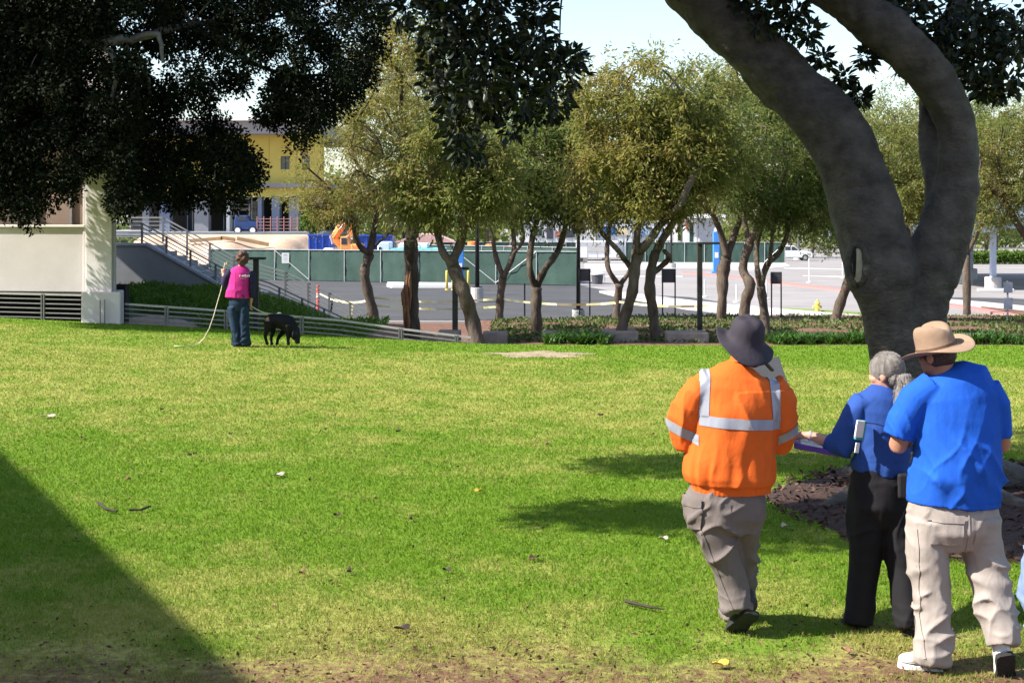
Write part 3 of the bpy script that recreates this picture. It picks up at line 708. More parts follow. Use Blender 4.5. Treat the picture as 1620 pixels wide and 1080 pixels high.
n0y = (fa_.y - sl_ * fa_.x) / (1 - sl_ * kx); n0 = Vector((kx * n0y, n0y, zlot(n0y))); kk = F / n0.y; zc = CAMZ - (408 - HY) / kk
t = thing('fence_notice', 'white paper notice hung on the green fence', 'notice', (n0.x, n0.y - .12, zc - .3))
build('sheet', MB().bb(n0.x - .22, n0.x + .22, n0.y - .14, n0.y - .12, zc - .31, zc + .31), M_white, t)
M_ink = mk('grey_ink', (0.30, 0.31, 0.36), var=.1, rough=.7, bump=0)
m = MB()
for i, w in enumerate((.12, .16, .15, .13, .16, .10)): 
    zz = zc + .20 - i * .08; m.bb(n0.x - w, n0.x + w, n0.y - .144, n0.y - .1405, zz - (.025 if i == 0 else .008), zz + (.025 if i == 0 else .008))
build('print', m, M_ink, t)

# ------------------------------------------------------------------ construction site
def at_ground(px, Y, dz=0.0): return Vector((P(px, 0, Y).x, Y, zlot(Y) + dz))
# earth bank and pad
xs = np.linspace(P(200, 0, 112).x, P(640, 0, 112).x, 70); ys = np.linspace(100, 122, 30); DX, DY = np.meshgrid(xs, ys)
t_ = sst(103, 116, DY + 2.0 * np.sin(DX * .5) + .8 * np.sin(DX * 1.7)); 
right = 1 - sst(P(488, 0, 112).x - 1.5, P(488, 0, 112).x + 3, DX)
Z = zlot(DY) + 0.1 + t_ * right * (0.12 - zlot(DY)) + .28 * np.sin(DX * 1.3 + DY) * np.sin(DY * .9) * t_ * (1 - t_) * 4
V = np.stack([DX, DY, Z], -1).reshape(-1, 3); a = (np.arange(29)[:, None] * 70 + np.arange(69)[None, :]).ravel()
M_earth = mk('excavated_earth', (0.40, 0.26, 0.17), col2=(0.58, 0.42, 0.30), scale=0.7, bump=0.9, bscale=4, rough=0.95)
tag(np_mesh('earth_bank', V, np.stack([a, a + 1, a + 71, a + 70], 1), 4, M_earth, smooth=True), kind='structure')
YB = 130.0; kB = F / YB
def B(px, py, dy=0.0): p = P(px, py, YB); return Vector((p.x, YB + dy, p.z))
def bx(px0, px1, py0, py1, d0, d1, mb=None):
    mb = mb or MB(); a_, b_ = B(px0, py1), B(px1, py0); return mb.bb(a_.x, b_.x, YB + d0, YB + d1, a_.z, b_.z)
M_yell = mk('yellow_cladding', (0.46, 0.37, 0.075), col2=(0.54, 0.44, 0.11), scale=0.5, bump=0.1, bscale=8, rough=0.8)
M_grey = mk('light_grey_slab', (0.24, 0.24, 0.26), var=0.12, scale=0.6, rough=0.85)
M_bluegrey = mk('blue_grey_column', (0.17, 0.20, 0.28), var=0.12, scale=0.8, rough=0.8)
M_glass = mk('dark_glass', (0.03, 0.04, 0.06), var=0.3, scale=0.6, rough=0.12, bump=0, spec=0.8)
yb = thing('unfinished_building', 'unfinished yellow building with open ground floor behind the earth bank', 'building', B(340, 369))
build('pad', bx(150, 520, 366, 374, -4, 26), M_conc_d, yb)
build('roof', bx(170, 512, 194, 214, -2.5, 26), M_grey, yb, bevel=.1)
build('roof_edge', bx(165, 515, 190, 194, -3.2, 26), M_white, yb)
# yellow wall with openings: pieces between window columns
wins = [(208, 226), (262, 280), (318, 336), (388, 404), (444, 458), (478, 490)]
edges = [170] + [e for w in wins for e in w] + [512]
for i in range(0, len(edges), 2): build('wall', bx(edges[i], edges[i + 1], 214, 290, 0, .4), M_yell, yb)
for w0, w1 in wins:
    build('wall', bx(w0, w1, 214, 247, 0, .4), M_yell, yb); build('wall', bx(w0, w1, 268, 290, 0, .4), M_yell, yb)
    wf = build('window', bx(w0, w1, 247, 268, .18, .3), M_glass, yb)
    build('frame', bx((w0 + w1) / 2 - .5, (w0 + w1) / 2 + .5, 247, 268, .10, .17), M_black, wf)
for i in range(9): build('cladding_joint', bx(170 + i * 42.6, 170.5 + i * 42.6, 214.3, 289.7, -.03, -.003), mk('joint_grey', (0.4, 0.32, 0.06), rough=.8), yb)
build('floor_band', bx(168, 514, 290, 297, -1.2, 26), M_grey, yb)
build('soffit', bx(170, 512, 297, 311, -.6, 0.2), M_yell, yb)
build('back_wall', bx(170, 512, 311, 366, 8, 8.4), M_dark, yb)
for px, w, mt in ((262, 8, M_bluegrey), (320, 11, M_grey), (362, 2.5, M_white), (412, 3, M_bluegrey), (437, 6, M_bluegrey), (466, 8, M_grey), (232, 5, M_grey), (505, 5, M_grey)):
    build('column', bx(px - w, px + w, 311, 366, -.4, .9), mt, yb)
for px0, px1 in ((275, 300), (335, 356), (376, 404), (445, 455)):
    g_ = build('glazing', bx(px0, px1, 318, 366, 4.5, 4.6), M_glass, yb)
    for j in range(3): build('mullion', bx(px0 + (px1 - px0) * (j + .5) / 3 - .5, px0 + (px1 - px0) * (j + .5) / 3 + .5, 318, 366, 4.4, 4.49), M_galv, g_)
# scaffold
b = B(379, 366, 1.5); t = thing('scaffold', 'small steel scaffold tower on the building pad', 'scaffold', b)
for sx in (-.6, .6):
    for sy in (0, 1.2): build('upright', MB().tube([b + Vector((sx, sy, 0)), b + Vector((sx, sy, 3.2))], .05, 6), M_galv, t)
for i in range(6): build('rung', MB().bar(b + Vector((-.6, 0, .4 + i * .5)), b + Vector((.6, 0, .4 + i * .5)), .05, .05), M_galv, t)
build('deck', MB().bb(b.x - .7, b.x + .7, b.y - .1, b.y + 1.3, b.z + 2.0, b.z + 2.08), M_earth, t)
# blue lift
b = B(400, 369, -3); t = thing('site_vehicle', 'small blue site vehicle with a white wheel on the building pad', 'vehicle', b)
M_navy = mk('blue_machine_paint', (0.02, 0.05, 0.17), var=.15, rough=.4, bump=0)
build('body', MB().prism([b + Vector((x, -.6, z)) for x, z in ((-1.0, .35), (1.0, .35), (1.0, 1.0), (.4, 1.1), (.15, 1.6), (-.9, 1.6), (-1.0, 1.0))], (0, 1.2, 0)), M_navy, t, bevel=.06, recalc=True)
build('windscreen', MB().bb(b.x - .7, b.x + .1, b.y - .62, b.y - .605, b.z + 1.15, b.z + 1.5), M_glass, t)
for sx in (-.65, .65):
    w_ = build('wheel', MB().tube([b + Vector((sx, -.78, .32)), b + Vector((sx, -.55, .32))], .34, 14), M_black, t)
    build('rim', MB().tube([b + Vector((sx, -.80, .32)), b + Vector((sx, -.785, .32))], .24, 12), M_white, w_)
# red barrier fence on the pad
b0, b1 = B(418, 366, -3.6), B(480, 366, -3.6); t = thing('barrier_fence', 'low red mesh barrier along the edge of the building pad', 'barrier', b0)
for i in range(4): build('strip', MB().bar(b0.lerp(b1, 0) + Vector((0, 0, .3 + i * .28)), b1 + Vector((0, 0, .3 + i * .28)), .02, .06), M_red, t)
for i in range(7): p = b0.lerp(b1, i / 6); build('stake', MB().tube([p, p + Vector((0, 0, 1.35))], .04, 6), M_red, t)
# timber lying on the bank
for (ax, ay, bx_, by), lab in zip(((300, 381, 352, 377), (350, 376, 372, 379), (375, 377, 425, 387)), ('long timber beam lying left on the earth bank', 'short timber block lying on top of the earth bank', 'long timber beam lying right on the earth bank')):
    Ya = 110.5; pa, pb = P(ax, ay, Ya), P(bx_, by, Ya)
    solo('timber_beam', MB().bar(pa, pb, .25, .28), mk('weathered_timber', (0.27, 0.18, 0.10), var=.2, scale=4, rough=.9), lab, 'timber', pa)
# blue skips
def skip(px0, px1, ytop, Y, label):
    a_, b_ = P(px0, 0, Y), P(px1, 0, Y); zt_ = CAMZ - (ytop - HY) * Y / F; zg = zlot(Y); t = thing('skip_container', label, 'skip', ((a_.x + b_.x) / 2, Y, zg), 'blue skips')
    build('front_wall', MB().bb(a_.x, b_.x, Y, Y + .12, zg + .15, zt_), M_blue2, t); build('back_wall', MB().bb(a_.x, b_.x, Y + 2.2, Y + 2.32, zg + .15, zt_), M_blue2, t)
    for x in (a_.x, b_.x - .12): build('side_wall', MB().bb(x, x + .12, Y + .121, Y + 2.199, zg + .15, zt_ - .002), M_blue2, t)
    build('floor', MB().bb(a_.x + .1, b_.x - .1, Y + .1, Y + 2.2, zg + .05, zg + .2), M_black, t)
    n = max(3, int((b_.x - a_.x) / .5))
    for i in range(n + 1):
        x = a_.x + .06 + (b_.x - a_.x - .12) * i / n; build('rib', MB().bb(x - .05, x + .05, Y - .08, Y - .002, zg + .2, zt_ - .1), M_blue2, t)
    build('rim', MB().bb(a_.x - .05, b_.x + .05, Y - .10, Y + .1, zt_ + .002, zt_ + .12), M_blue2, t)
M_blue2 = mk('blue_skip_paint', (0.02, 0.075, 0.40), var=.15, rough=.5, scale=2)
skip(488, 523, 373, 100, 'blue skip behind the fence left of the excavator')
skip(566, 620, 374, 101, 'wide blue skip behind the fence right of the excavator')
# excavator
e0 = at_ground(538, 97); M_exo = mk('orange_machine_paint', (0.72, 0.27, 0.08), var=.15, rough=.5, scale=2)
t = thing('excavator', 'orange excavator with a bent boom behind the fence', 'excavator', e0)
def E(px, py, dy=0.0): p = P(px, py, 97); return Vector((p.x, 97 + dy, p.z))
for s_ in (-1, 1): build('track', MB().box(e0 + Vector((0, s_ * 1.0, .35)), (3.0, .5, .7)), M_black, t, bevel=.2)
build('cab', MB().prism([E(x, y, -.8) for x, y in ((540, 404), (566, 404), (566, 388), (556, 386), (552, 374), (541, 374))], (0, 1.6, 0)), M_exo, t, bevel=.05, recalc=True)
build('cab_glass', MB().bb(E(542, 0).x, E(551, 0).x, 96.18, 96.19, E(0, 386).z, E(0, 376).z), M_glass, t)
build('counterweight', MB().box(E(566, 396, 0), (.8, 1.7, .9)), M_exo, t, bevel=.12)
build('boom', MB().loft([(*E(541, 392), .18, .16), (*E(528, 376), .3, .2), (*E(541, 357), .28, .2), (*E(549, 349), .18, .15)], 8), M_exo, t)
build('stick', MB().loft([(*E(549, 349, -.1), .16, .15), (*E(558, 352, -.1), .3, .2), (*E(557, 366, -.1), .14, .14)], 8), M_exo, t)
build('bucket', MB().prism([E(x, y, -.6) for x, y in ((552, 364), (561, 364), (562, 371), (556, 375), (550, 370))], (0, 1.0, 0)), M_exo, t, recalc=True)
for (a_, b_) in (((527, 386), (524, 372)), ((538, 362), (549, 352))): build('hydraulic_ram', MB().tube([E(*a_, -.35), E(*b_, -.35)], .07, 8), M_galv, t)
# white post machine part, turquoise tanker
b = at_ground(521, 96); solo('barrier_drum', MB().rev([(.45, 0), (.45, .9), (.40, .95), (.40, 1.8), (.3, 1.9)], b, 14), mk('pinkish_white_plastic', (0.70, 0.58, 0.54), var=.1, rough=.6), 'tall pale drum standing left of the excavator', 'drum', b)
M_teal = mk('turquoise_paint', (0.16, 0.50, 0.55), var=.12, rough=.45, scale=1.5); M_pblue = mk('pale_blue_paint', (0.55, 0.68, 0.74), var=.08, rough=.45)
def T_(px, py, dy=0.0): p = P(px, py, 93.5); return Vector((p.x, 93.5 + dy, p.z))
t = thing('turquoise_truck', 'turquoise flatbed truck with a pale cab behind the fence', 'truck', at_ground(655, 93.5))
build('cab', MB().prism([T_(x, y, 0) for x, y in ((597, 412), (597, 386), (602, 383), (617, 383), (617, 412))], (0, 2.2, 0)), M_pblue, t, bevel=.08, recalc=True)
build('cab_window', MB().bb(T_(599, 0).x, T_(603.5, 0).x, 93.48, 93.49, T_(0, 396).z, T_(0, 391).z), M_glass, t)
build('cargo_box', MB().bb(T_(617.5, 0).x, T_(705, 0).x, 93.5, 95.7, T_(0, 412).z, T_(0, 393).z), M_teal, t, bevel=.05)
build('load', MB().bb(T_(630, 0).x, T_(676, 0).x, 93.8, 95.4, T_(0, 392.9).z, T_(0, 385).z), M_white, t, bevel=.05)
for px in (604, 640, 690): build('wheel', MB().tube([T_(px, 420, -.2), T_(px, 420, .2)], .42, 14), M_black, t)
for i in range(6): x = 625 + i * 14; build('rib', MB().bb(T_(x, 0).x, T_(x, 0).x + .06, 93.45, 93.498, T_(0, 411).z, T_(0, 394).z), M_teal, t)
# tent roof and misc
b = at_ground(672, 105); t = thing('site_tent', 'low pink and white site canopy behind the turquoise truck', 'canopy', b)
z_ = CAMZ - (383 - HY) * 105 / F; zt_ = CAMZ - (370 - HY) * 105 / F
def X105(px): return P(px, 0, 105).x
build('canopy_roof', MB().prism([(X105(622), 104, z_), (X105(722), 104, z_), (X105(690), 104, zt_), (X105(662), 104, zt_)], (0, 3, 0)), mk('faded_red_canvas', (0.62, 0.38, 0.34), var=.12, rough=.8), t, recalc=True)
for px in (626, 718):
    for yy in (104.2, 106.8): build('leg', MB().tube([(X105(px), yy, zlot(105)), (X105(px), yy, z_)], .06, 6), M_galv, t)
for px, py, lab in ((776, 392, 'orange drum behind the fences left of the forked tree'), (809, 395, 'orange crate stack behind the fences right of the slim forked tree'), (748, 388, 'small orange barrel behind the fence near the blue pylon')):
    Yq = 112; p = P(px, py + 6, Yq); g0 = Vector((p.x, Yq, zlot(Yq)))
    t = thing('orange_drum', lab, 'drum', g0); hgt = p.z - g0.z + .55
    build('body', MB().rev([(.42, 0), (.44, hgt * .5), (.40, hgt), (.2, hgt + .05)], g0, 14), M_orange, t); build('band', MB().rev([(.452, hgt * .66), (.44, hgt * .8)], g0, 14, False), M_white, t)
# stacked barricades on top of fence line
for i, px in enumerate((738, 748, 758, 768, 778, 786)):
    Yq = 90.5 - i * .5; g0 = at_ground(px, Yq); zt_ = CAMZ - (399 + i * .9 - HY) * Yq / F
    t = thing('barricade', ('leftmost', 'second from left', 'third from left', 'fourth from left', 'fifth from left', 'rightmost')[i] + ' of six red and white barricades behind the front fence', 'barricade', g0, 'barricades behind the fence')
    build('board', MB().bb(g0.x - .17, g0.x + .17, Yq - .03, Yq, zt_ - .25, zt_), M_red, t); build('lower_board', MB().bb(g0.x - .17, g0.x + .17, Yq - .03, Yq, zt_ - .5, zt_ - .3), M_white, t)
    for s_ in (-1, 1): build('leg', MB().bb(g0.x + s_ * .14 - .02, g0.x + s_ * .14 + .02, Yq + .002, Yq + .04, g0.z, zt_), M_white, t)

# ------------------------------------------------------------------ white trailers, hut, carport, car
M_trailer = mk('white_trailer', (0.66, 0.65, 0.66), col2=(0.74, 0.73, 0.73), scale=1.0, rough=0.6, bump=.05)
def trailer(px0, px1, ytop, Y, label, wins, mat=M_trailer, depth=4):
    a_, b_ = P(px0, 0, Y), P(px1, 0, Y); zt_ = CAMZ - (ytop - HY) * Y / F; zg = zlot(Y)
    t = thing('site_trailer', label, 'trailer', ((a_.x + b_.x) / 2, Y, zg))
    build('body', MB().bb(a_.x, b_.x, Y, Y + depth, zg + .5, zt_), mat, t, bevel=.05)
    build('roof', MB().bb(a_.x - .1, b_.x + .1, Y - .1, Y + depth + .1, zt_ + .002, zt_ + .15), M_white, t)
    n = max(3, int((b_.x - a_.x) / .9))
    for i in range(n + 1): x = a_.x + (b_.x - a_.x) * i / n; build('seam', MB().bb(x - .025, x + .025, Y - .03, Y - .002, zg + .5, zt_), M_conc, t)
    for px, py0, py1, w, mt in wins:
        x = P(px, 0, Y).x; q = build('window', MB().bb(x - w, x + w, Y - .06, Y - .032, CAMZ - (py1 - HY) * Y / F, CAMZ - (py0 - HY) * Y / F), mt, t)
        build('frame', MB().bb(x - w - .06, x + w + .06, Y - .075, Y - .0605, CAMZ - (py1 + 1 - HY) * Y / F, CAMZ - (py1 - HY) * Y / F), M_galv, q)
    for x in (a_.x + .8, b_.x - .8): build('support', MB().bb(x - .2, x + .2, Y + .3, Y + .7, zg, zg + .5), M_conc, t)
    return t
M_rust = mk('rust_panel', (0.40, 0.16, 0.10), var=.2, rough=.8)
trailer(828, 936, 343, 150, 'long white site trailer behind the far fence and the lantern lamp', [(852, 362, 373, .35, M_glass), (883, 366, 375, .3, M_rust), (902, 364, 376, .5, M_glass), (870, 352, 378, .35, M_signback)])
trailer(944, 1000, 349, 152, 'white and blue site trailer behind the zigzag trees', [(962, 358, 372, .8, M_blue), (985, 360, 372, .6, mk('cream_panel', (0.62, 0.5, 0.32), rough=.7))])
trailer(913, 976, 384, 138, 'low white box trailer on the pale road behind the zigzag tree', [(945, 390, 397, 1.0, M_conc)], depth=2.4)
trailer(1000, 1072, 352, 156, 'blue and white trailer partly hidden by tree branches', [(1030, 360, 374, 1.4, mk('sky_blue_panel', (0.34, 0.46, 0.66), rough=.6)), (1055, 358, 380, .5, M_white)])
Yh = 153; a_, b_ = P(1086, 0, Yh), P(1141, 0, Yh); zg = zlot(Yh); zt_ = CAMZ - (345 - HY) * Yh / F
t = thing('utility_hut', 'small grey flat roofed hut behind the far fence', 'hut', ((a_.x + b_.x) / 2, Yh, zg))
m = MB(); nb = 9
build('wall', MB().bb(P(1106, 0, Yh).x, b_.x, Yh, Yh + 5, zg, zt_), mk('grey_block', (0.40, 0.40, 0.43), var=.1, scale=3, rough=.85), t, bevel=.03)
build('side_wing', MB().bb(a_.x, P(1106, 0, Yh).x - .01, Yh + .6, Yh + 5, zg, zt_ - .1), M_trailer, t)
build('door', MB().bb(P(1092, 0, Yh).x, P(1098, 0, Yh).x, Yh + .55, Yh + .598, zg, zt_ - .5), M_screen, t); build('door_frame', MB().bb(P(1099, 0, Yh).x, P(1103, 0, Yh).x, Yh + .5, Yh + .598, zg, zt_ - .3), M_white, t)
build('roof', MB().bb(a_.x - 1, b_.x + .4, Yh - .7, Yh + 5.4, zt_ + .002, zt_ + .4), M_white, t); build('window', MB().bb(P(1079, 0, Yh).x + .4, P(1090, 0, Yh).x, Yh + .3, Yh + .55, zt_ - 1.2, zt_ - .3), M_rust, t)
for i in range(7): z = zg + .4 + i * .55; build('course', MB().bb(P(1106, 0, Yh).x - .01, b_.x + .01, Yh - .015, Yh - .002, z, z + .04), M_conc, t)
# white car
Yc = 150; c0 = at_ground(1250, Yc); M_carw = mk('white_car_paint', (0.70, 0.70, 0.70), var=.03, rough=.25, bump=0, spec=.6)
t = thing('parked_car', 'white hatchback car parked at the end of the far fence', 'car', c0)
def ext(pts, y0, y1): return MB().prism([c0 + Vector((x, y0, z)) for x, z in pts], (0, y1 - y0, 0))
build('body', ext([(-2.3, .35), (2.15, .30), (2.2, .75), (2.0, .92), (1.0, 1.02), (-2.2, 1.02), (-2.35, .8)], -.9, .9), M_carw, t, bevel=.08, recalc=True)
build('cabin', ext([(-2.15, 1.021), (.95, 1.021), (.25, 1.55), (-1.9, 1.58)], -.78, .78), M_carw, t, bevel=.08, recalc=True)
for x0_, x1_, x2_, x3_ in ((-2.0, -1.1, -1.1, -1.8), (-1.0, -.1, -.15, -1.0), (0, .75, .22, 0)):
    build('window', MB().prism([c0 + Vector((x, -.80, z)) for x, z in ((x0_, 1.08), (x1_, 1.08), (x2_, 1.48), (x3_, 1.48))], (0, .015, 0)), M_glass, t, recalc=True)
build('bumper', MB().box(c0 + Vector((2.16, 0, .5)), (.22, 1.7, .34)), M_black, t, bevel=.04)
build('headlight', MB().box(c0 + Vector((2.08, -.72, .78)), (.3, .32, .14)), M_glass, t, bevel=.03); build('headlight', MB().box(c0 + Vector((2.08, .72, .78)), (.3, .32, .14)), M_glass, t, bevel=.03)
for x in (-1.45, 1.4):
    for y in (-.9, .72):
        w_ = build('wheel', MB().tube([c0 + Vector((x, y, .34)), c0 + Vector((x, y + .18, .34))], .34, 16), M_black, t); build('rim', MB().tube([c0 + Vector((x, y - .015 if y < 0 else y + .181, .34)), c0 + Vector((x, y - .002 if y < 0 else y + .195, .34))], .2, 12), M_galv, w_)
# solar carport on the right
cp = L(1571, 458); kc = F / cp.y
t = thing('solar_carport', 'grey blue steel carport with sloping roof on concrete footings', 'carport', cp)
M_steel = mk('blue_grey_steel', (0.36, 0.40, 0.50), var=.1, rough=.5, bump=0)
for i, (dx, dy, r) in enumerate(((0, 0, .15), (1.4, 9, .16), (6.3, 3, .15), (4.2, 17, .16), (3.3, 26, .16))):
    g0 = Vector((cp.x + dx, cp.y + dy, zlot(cp.y + dy)))
    ft = build('footing', MB().rev([(.42, -.1), (.42, .62), (.38, .66)], g0, 18), M_conc, t)
    build('column', MB().bb(g0.x - .14, g0.x + .14, g0.y - .14, g0.y + .14, g0.z + .66, g0.z + 3.3 + dx * .12), M_steel, t, bevel=.02)
zr = cp.z + 3.2
for j, yy in enumerate((cp.y - 1, cp.y + 9, cp.y + 18, cp.y + 27)): build('rafter', MB().bar((cp.x - 2.6, yy, zr - .35 - .016 * j * 9), (cp.x + 10, yy, zr + 1.5 - .016 * j * 9), .18, .35), M_steel, t)
M_pv = mk('dark_panel', (0.03, 0.035, 0.06), var=.2, rough=.25, bump=0)
for j in range(7):
    for i in range(5):
        x0_ = cp.x - 2.7 + i * 2.5; y0_ = cp.y - 1.5 + j * 4.2; zz = lambda x: zr - .12 + (x - cp.x + 2.6) * .147 - .016 * (y0_ - cp.y)
        build('roof_panel', MB().prism([(x0_, y0_, zz(x0_)), (x0_ + 2.44, y0_, zz(x0_ + 2.44)), (x0_ + 2.44, y0_ + 4.1, zz(x0_ + 2.44) - .066), (x0_, y0_ + 4.1, zz(x0_) - .066)], (0, 0, .06)), M_pv, t, recalc=True)
# wheel stops
for px, py, w, lab in ((1575, 460.5, .9, 'white wheel stop at the foot of the front carport column'), (1508, 449, .5, 'short white barrier leg near the trunk in the far lot')):
    b = L(px, py); solo('wheel_stop', MB().box(b + Vector((0, 0, .06)), (w * 2, .2, .14)), M_white, lab, 'wheel stop', b, bevel=.03)
# low seat blocks in the bed
M_stone = mk('stone_block', (0.17, 0.14, 0.12), col2=(0.30, 0.25, 0.22), scale=5, bump=.4, bscale=30, rough=.9)
for px0, px1, yt, yb_, lab in ((763, 803, 527, 541, 'low stone block just right of the leaning trunk base'), (692, 728, 525, 541, 'low concrete block behind the end of the railing'), (858, 892, 526, 537, 'low stone block right of the forked tree base'),
                               (955, 1010, 524, 540, 'low stone block at the foot of the zigzag tree'), (1056, 1122, 526, 541, 'long low stone block left of the sun hat'), (1420, 1500, 526, 538, 'low stone block behind the fig trunk'), (1528, 1580, 531, 541, 'low stone block at the right behind the felt hat')):
    Yq = 28.6; a_, b_ = P(px0, yb_, Yq), P(px1, yt, Yq); g0 = Vector(((a_.x + b_.x) / 2, Yq, float(zbank((a_.x + b_.x) / 2, Yq))))
    solo('stone_block', MB().bb(a_.x, b_.x, Yq, Yq + .6, min(a_.z, g0.z) - .1, b_.z), M_stone, lab, 'stone block', g0, 'stone blocks in the bed', bevel=.03)
b = Vector((P(748, 0, 29.0).x, 29.0, float(zbank(P(748, 0, 29.0).x, 29.0)))); t = thing('white_pipe', 'short white pipe standing beside the leaning trunk', 'pipe', b)
build('stem', MB().rev([(.085, -.05), (.085, .28)], b, 12), M_conc, t); build('cap', MB().rev([(.10, .281), (.10, .33), (.03, .42), (.02, .5)], b, 12), M_white, t)
# ------------------------------------------------------------------ trees
M_bark = mk('olive_bark', (0.045, 0.033, 0.025), col2=(0.13, 0.098, 0.072), scale=7, bump=0.9, bscale=22, rough=0.95, stretch=(1, 1, .35))
M_bark_red = mk('torn_bark', (0.26, 0.11, 0.05), col2=(0.40, 0.20, 0.10), scale=6, bump=0.8, bscale=20, rough=0.95)
M_bark_grey = mk('smooth_grey_bark', (0.034, 0.027, 0.023), col2=(0.10, 0.085, 0.073), scale=5, bump=1.0, bscale=26, rough=0.85, stretch=(.9, .9, 1.4))
LEAF_A = mk_leaf('olive_leaves', [(0.085, 0.120, 0.028), (0.145, 0.182, 0.040), (0.20, 0.222, 0.054), (0.255, 0.23, 0.07), (0.31, 0.20, 0.10)], 0.58)
LEAF_B = mk_leaf('yellow_olive_leaves', [(0.10, 0.128, 0.028), (0.18, 0.20, 0.040), (0.25, 0.24, 0.052), (0.30, 0.24, 0.07), (0.35, 0.21, 0.10)], 0.58)
LEAF_C = mk_leaf('green_leaves', [(0.07, 0.115, 0.028), (0.115, 0.162, 0.038), (0.172, 0.205, 0.052), (0.225, 0.21, 0.07)], 0.58)
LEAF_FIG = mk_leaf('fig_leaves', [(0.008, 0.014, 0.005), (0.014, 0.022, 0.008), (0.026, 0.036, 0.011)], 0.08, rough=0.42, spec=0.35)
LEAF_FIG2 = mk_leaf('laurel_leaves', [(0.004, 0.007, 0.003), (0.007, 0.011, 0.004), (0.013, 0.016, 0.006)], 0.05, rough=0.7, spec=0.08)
def grove_tree(name, label, Y, path, forks, crown, ncl, nleaf, leafmat, ll=0.10, lw=0.033, clr=0.52, group='trees in the row behind the lawn', flat=0.75, zbase=None, bark=None):
    """path/forks: photo pixels with half width in metres; crown: list of (px,py,rx,ry)"""
    bp = P(path[0][0], path[0][1], Y); zb = float(zbank(bp.x, Y)) if zbase is None else zbase
    t = thing(name, label, 'tree', (bp.x, Y, zb), group); k = F / Y
    tr = MB(); pts = []
    for i, (x, y, r) in enumerate(path):
        p = P(x, y, Y); pts.append(Vector((p.x, Y + .12 * math.sin(i * 2.1 + path[0][0]) * (i > 0), p.z)))
    rr = [q[2] * .86 for q in path]
    pts.insert(0, Vector((pts[0].x, Y, min(zb, pts[0].z) - .15))); rr.insert(0, rr[0] * 1.55)
    def wob(ps, rs, n=4):
        op, orr = [], []
        for i in range(len(ps) - 1):
            for j in range(n):
                f = j / n; pp = ps[i].lerp(ps[i + 1], f)
                # Catmull-Rom
                p0 = ps[max(i - 1, 0)]; p1 = ps[i]; p2 = ps[i + 1]; p3 = ps[min(i + 2, len(ps) - 1)]
                pp = 0.5 * ((2 * p1) + (p2 - p0) * f + (2 * p0 - 5 * p1 + 4 * p2 - p3) * f * f + (3 * p1 - p0 - 3 * p2 + p3) * f ** 3)
                op.append(pp); orr.append((rs[i] + (rs[i + 1] - rs[i]) * f) * (1 + .10 * math.sin(len(op) * 1.9 + ps[0].x)))
        op.append(ps[-1]); orr.append(rs[-1]); return op, orr
    a_, b_ = wob(pts, rr); tr.tube(a_, b_, 10)
    tips = [(pts[-1], rr[-1])]
    for fk in forks:
        fp = []
        for i, (x, y, r) in enumerate(fk):
            p = P(x, y, Y); fp.append(Vector((p.x, Y + (0 if i == 0 else random.uniform(-.25, .25) * i), p.z)))
        a_, b_ = wob(fp, [q[2] * .88 for q in fk]); tr.tube(a_, b_, 8); tips.append((fp[-1], fk[-1][2]))
    cen = []; crown = [(a_, b_ + (2 if c_ > 40 else 4), c_ * 1.42, d_ * 1.28) for a_, b_, c_, d_ in crown]; ncl = int(ncl * 1.9)
    tot = sum(c[2] * c[3] for c in crown)
    for cx, cy, rx, ry in crown:
        n = max(3, int(round(ncl * rx * ry / tot))); c0 = P(cx, cy, Y)
        for i in range(n):
            while True:
                u = Vector((random.uniform(-1, 1), random.uniform(-1, 1), random.uniform(-1, 1)))
                if .25 < u.length < 1: break
            u = u * (.80 + .2 * random.random())
            cen.append(Vector((c0.x + u.x * rx / k, Y + u.y * rx / k * flat, c0.z + u.z * ry / k)))
    br = MB()
    for ps, rs in grow(tips, cen, .012, .085, .0030): br.tube(ps, rs, 5, False)
    build('trunk', tr, bark or M_bark, t, smooth=True)
    build('branches', br, bark or M_bark, t, smooth=True)
    nb = len(cen); per = nleaf // nb; P0 = np.array([list(c) for c in cen])
    # twigs: leaves sit along short sprays round each cluster centre
    sp = 26; cc = np.repeat(P0, sp, 0); dv = unit(RNG.normal(size=(nb * sp, 3))); rad = clr * (0.35 + 1.25 * RNG.random((nb * sp, 1)) ** 1.3)
    end = cc + dv * rad * np.array([1.15, 1.0, .85]); m_ = max(1, per // sp)
    f = RNG.random((nb * sp, m_, 1)) ** .7
    pts_ = (cc[:, None] + (end - cc)[:, None] * f).reshape(-1, 3) + RNG.normal(size=(nb * sp * m_, 3)) * clr * .10
    dirs = np.repeat(dv, m_, 0)
    leaf_mesh('crown', pts_, ll, lw, leafmat, t, dirs=dirs, droop=.45)
    return t
GT = 'olive_tree'
NL = 29000
grove_tree(GT, 'leafy olive tree with slim forked trunk, leftmost of the row, at the lot edge', 46.8, [(592, 503, .20), (583, 465, .19), (577, 430, .18), (584, 402, .19)], [[(584, 402, .13), (567, 385, .10), (560, 350, .08)], [(584, 402, .15), (592, 360, .12), (600, 310, .09)]],
           [(562, 240, 72, 75), (498, 305, 40, 32), (585, 320, 70, 40), (600, 150, 55, 80), (535, 335, 48, 26)], 60, NL, LEAF_B)
tA = grove_tree(GT, 'tall olive tree with torn orange bark on its straight trunk', 35.2, [(652, 520, .22), (650, 480, .21), (651, 430, .20), (650, 380, .19)], [[(650, 380, .12), (640, 345, .10), (632, 300, .08)], [(650, 380, .13), (666, 340, .11), (675, 290, .08)]],
           [(640, 150, 85, 100), (660, 250, 85, 70), (650, 60, 45, 50), (610, 290, 60, 45)], 60, NL, LEAF_B)
pc = P(646, 470, 35.0); tb = MB()
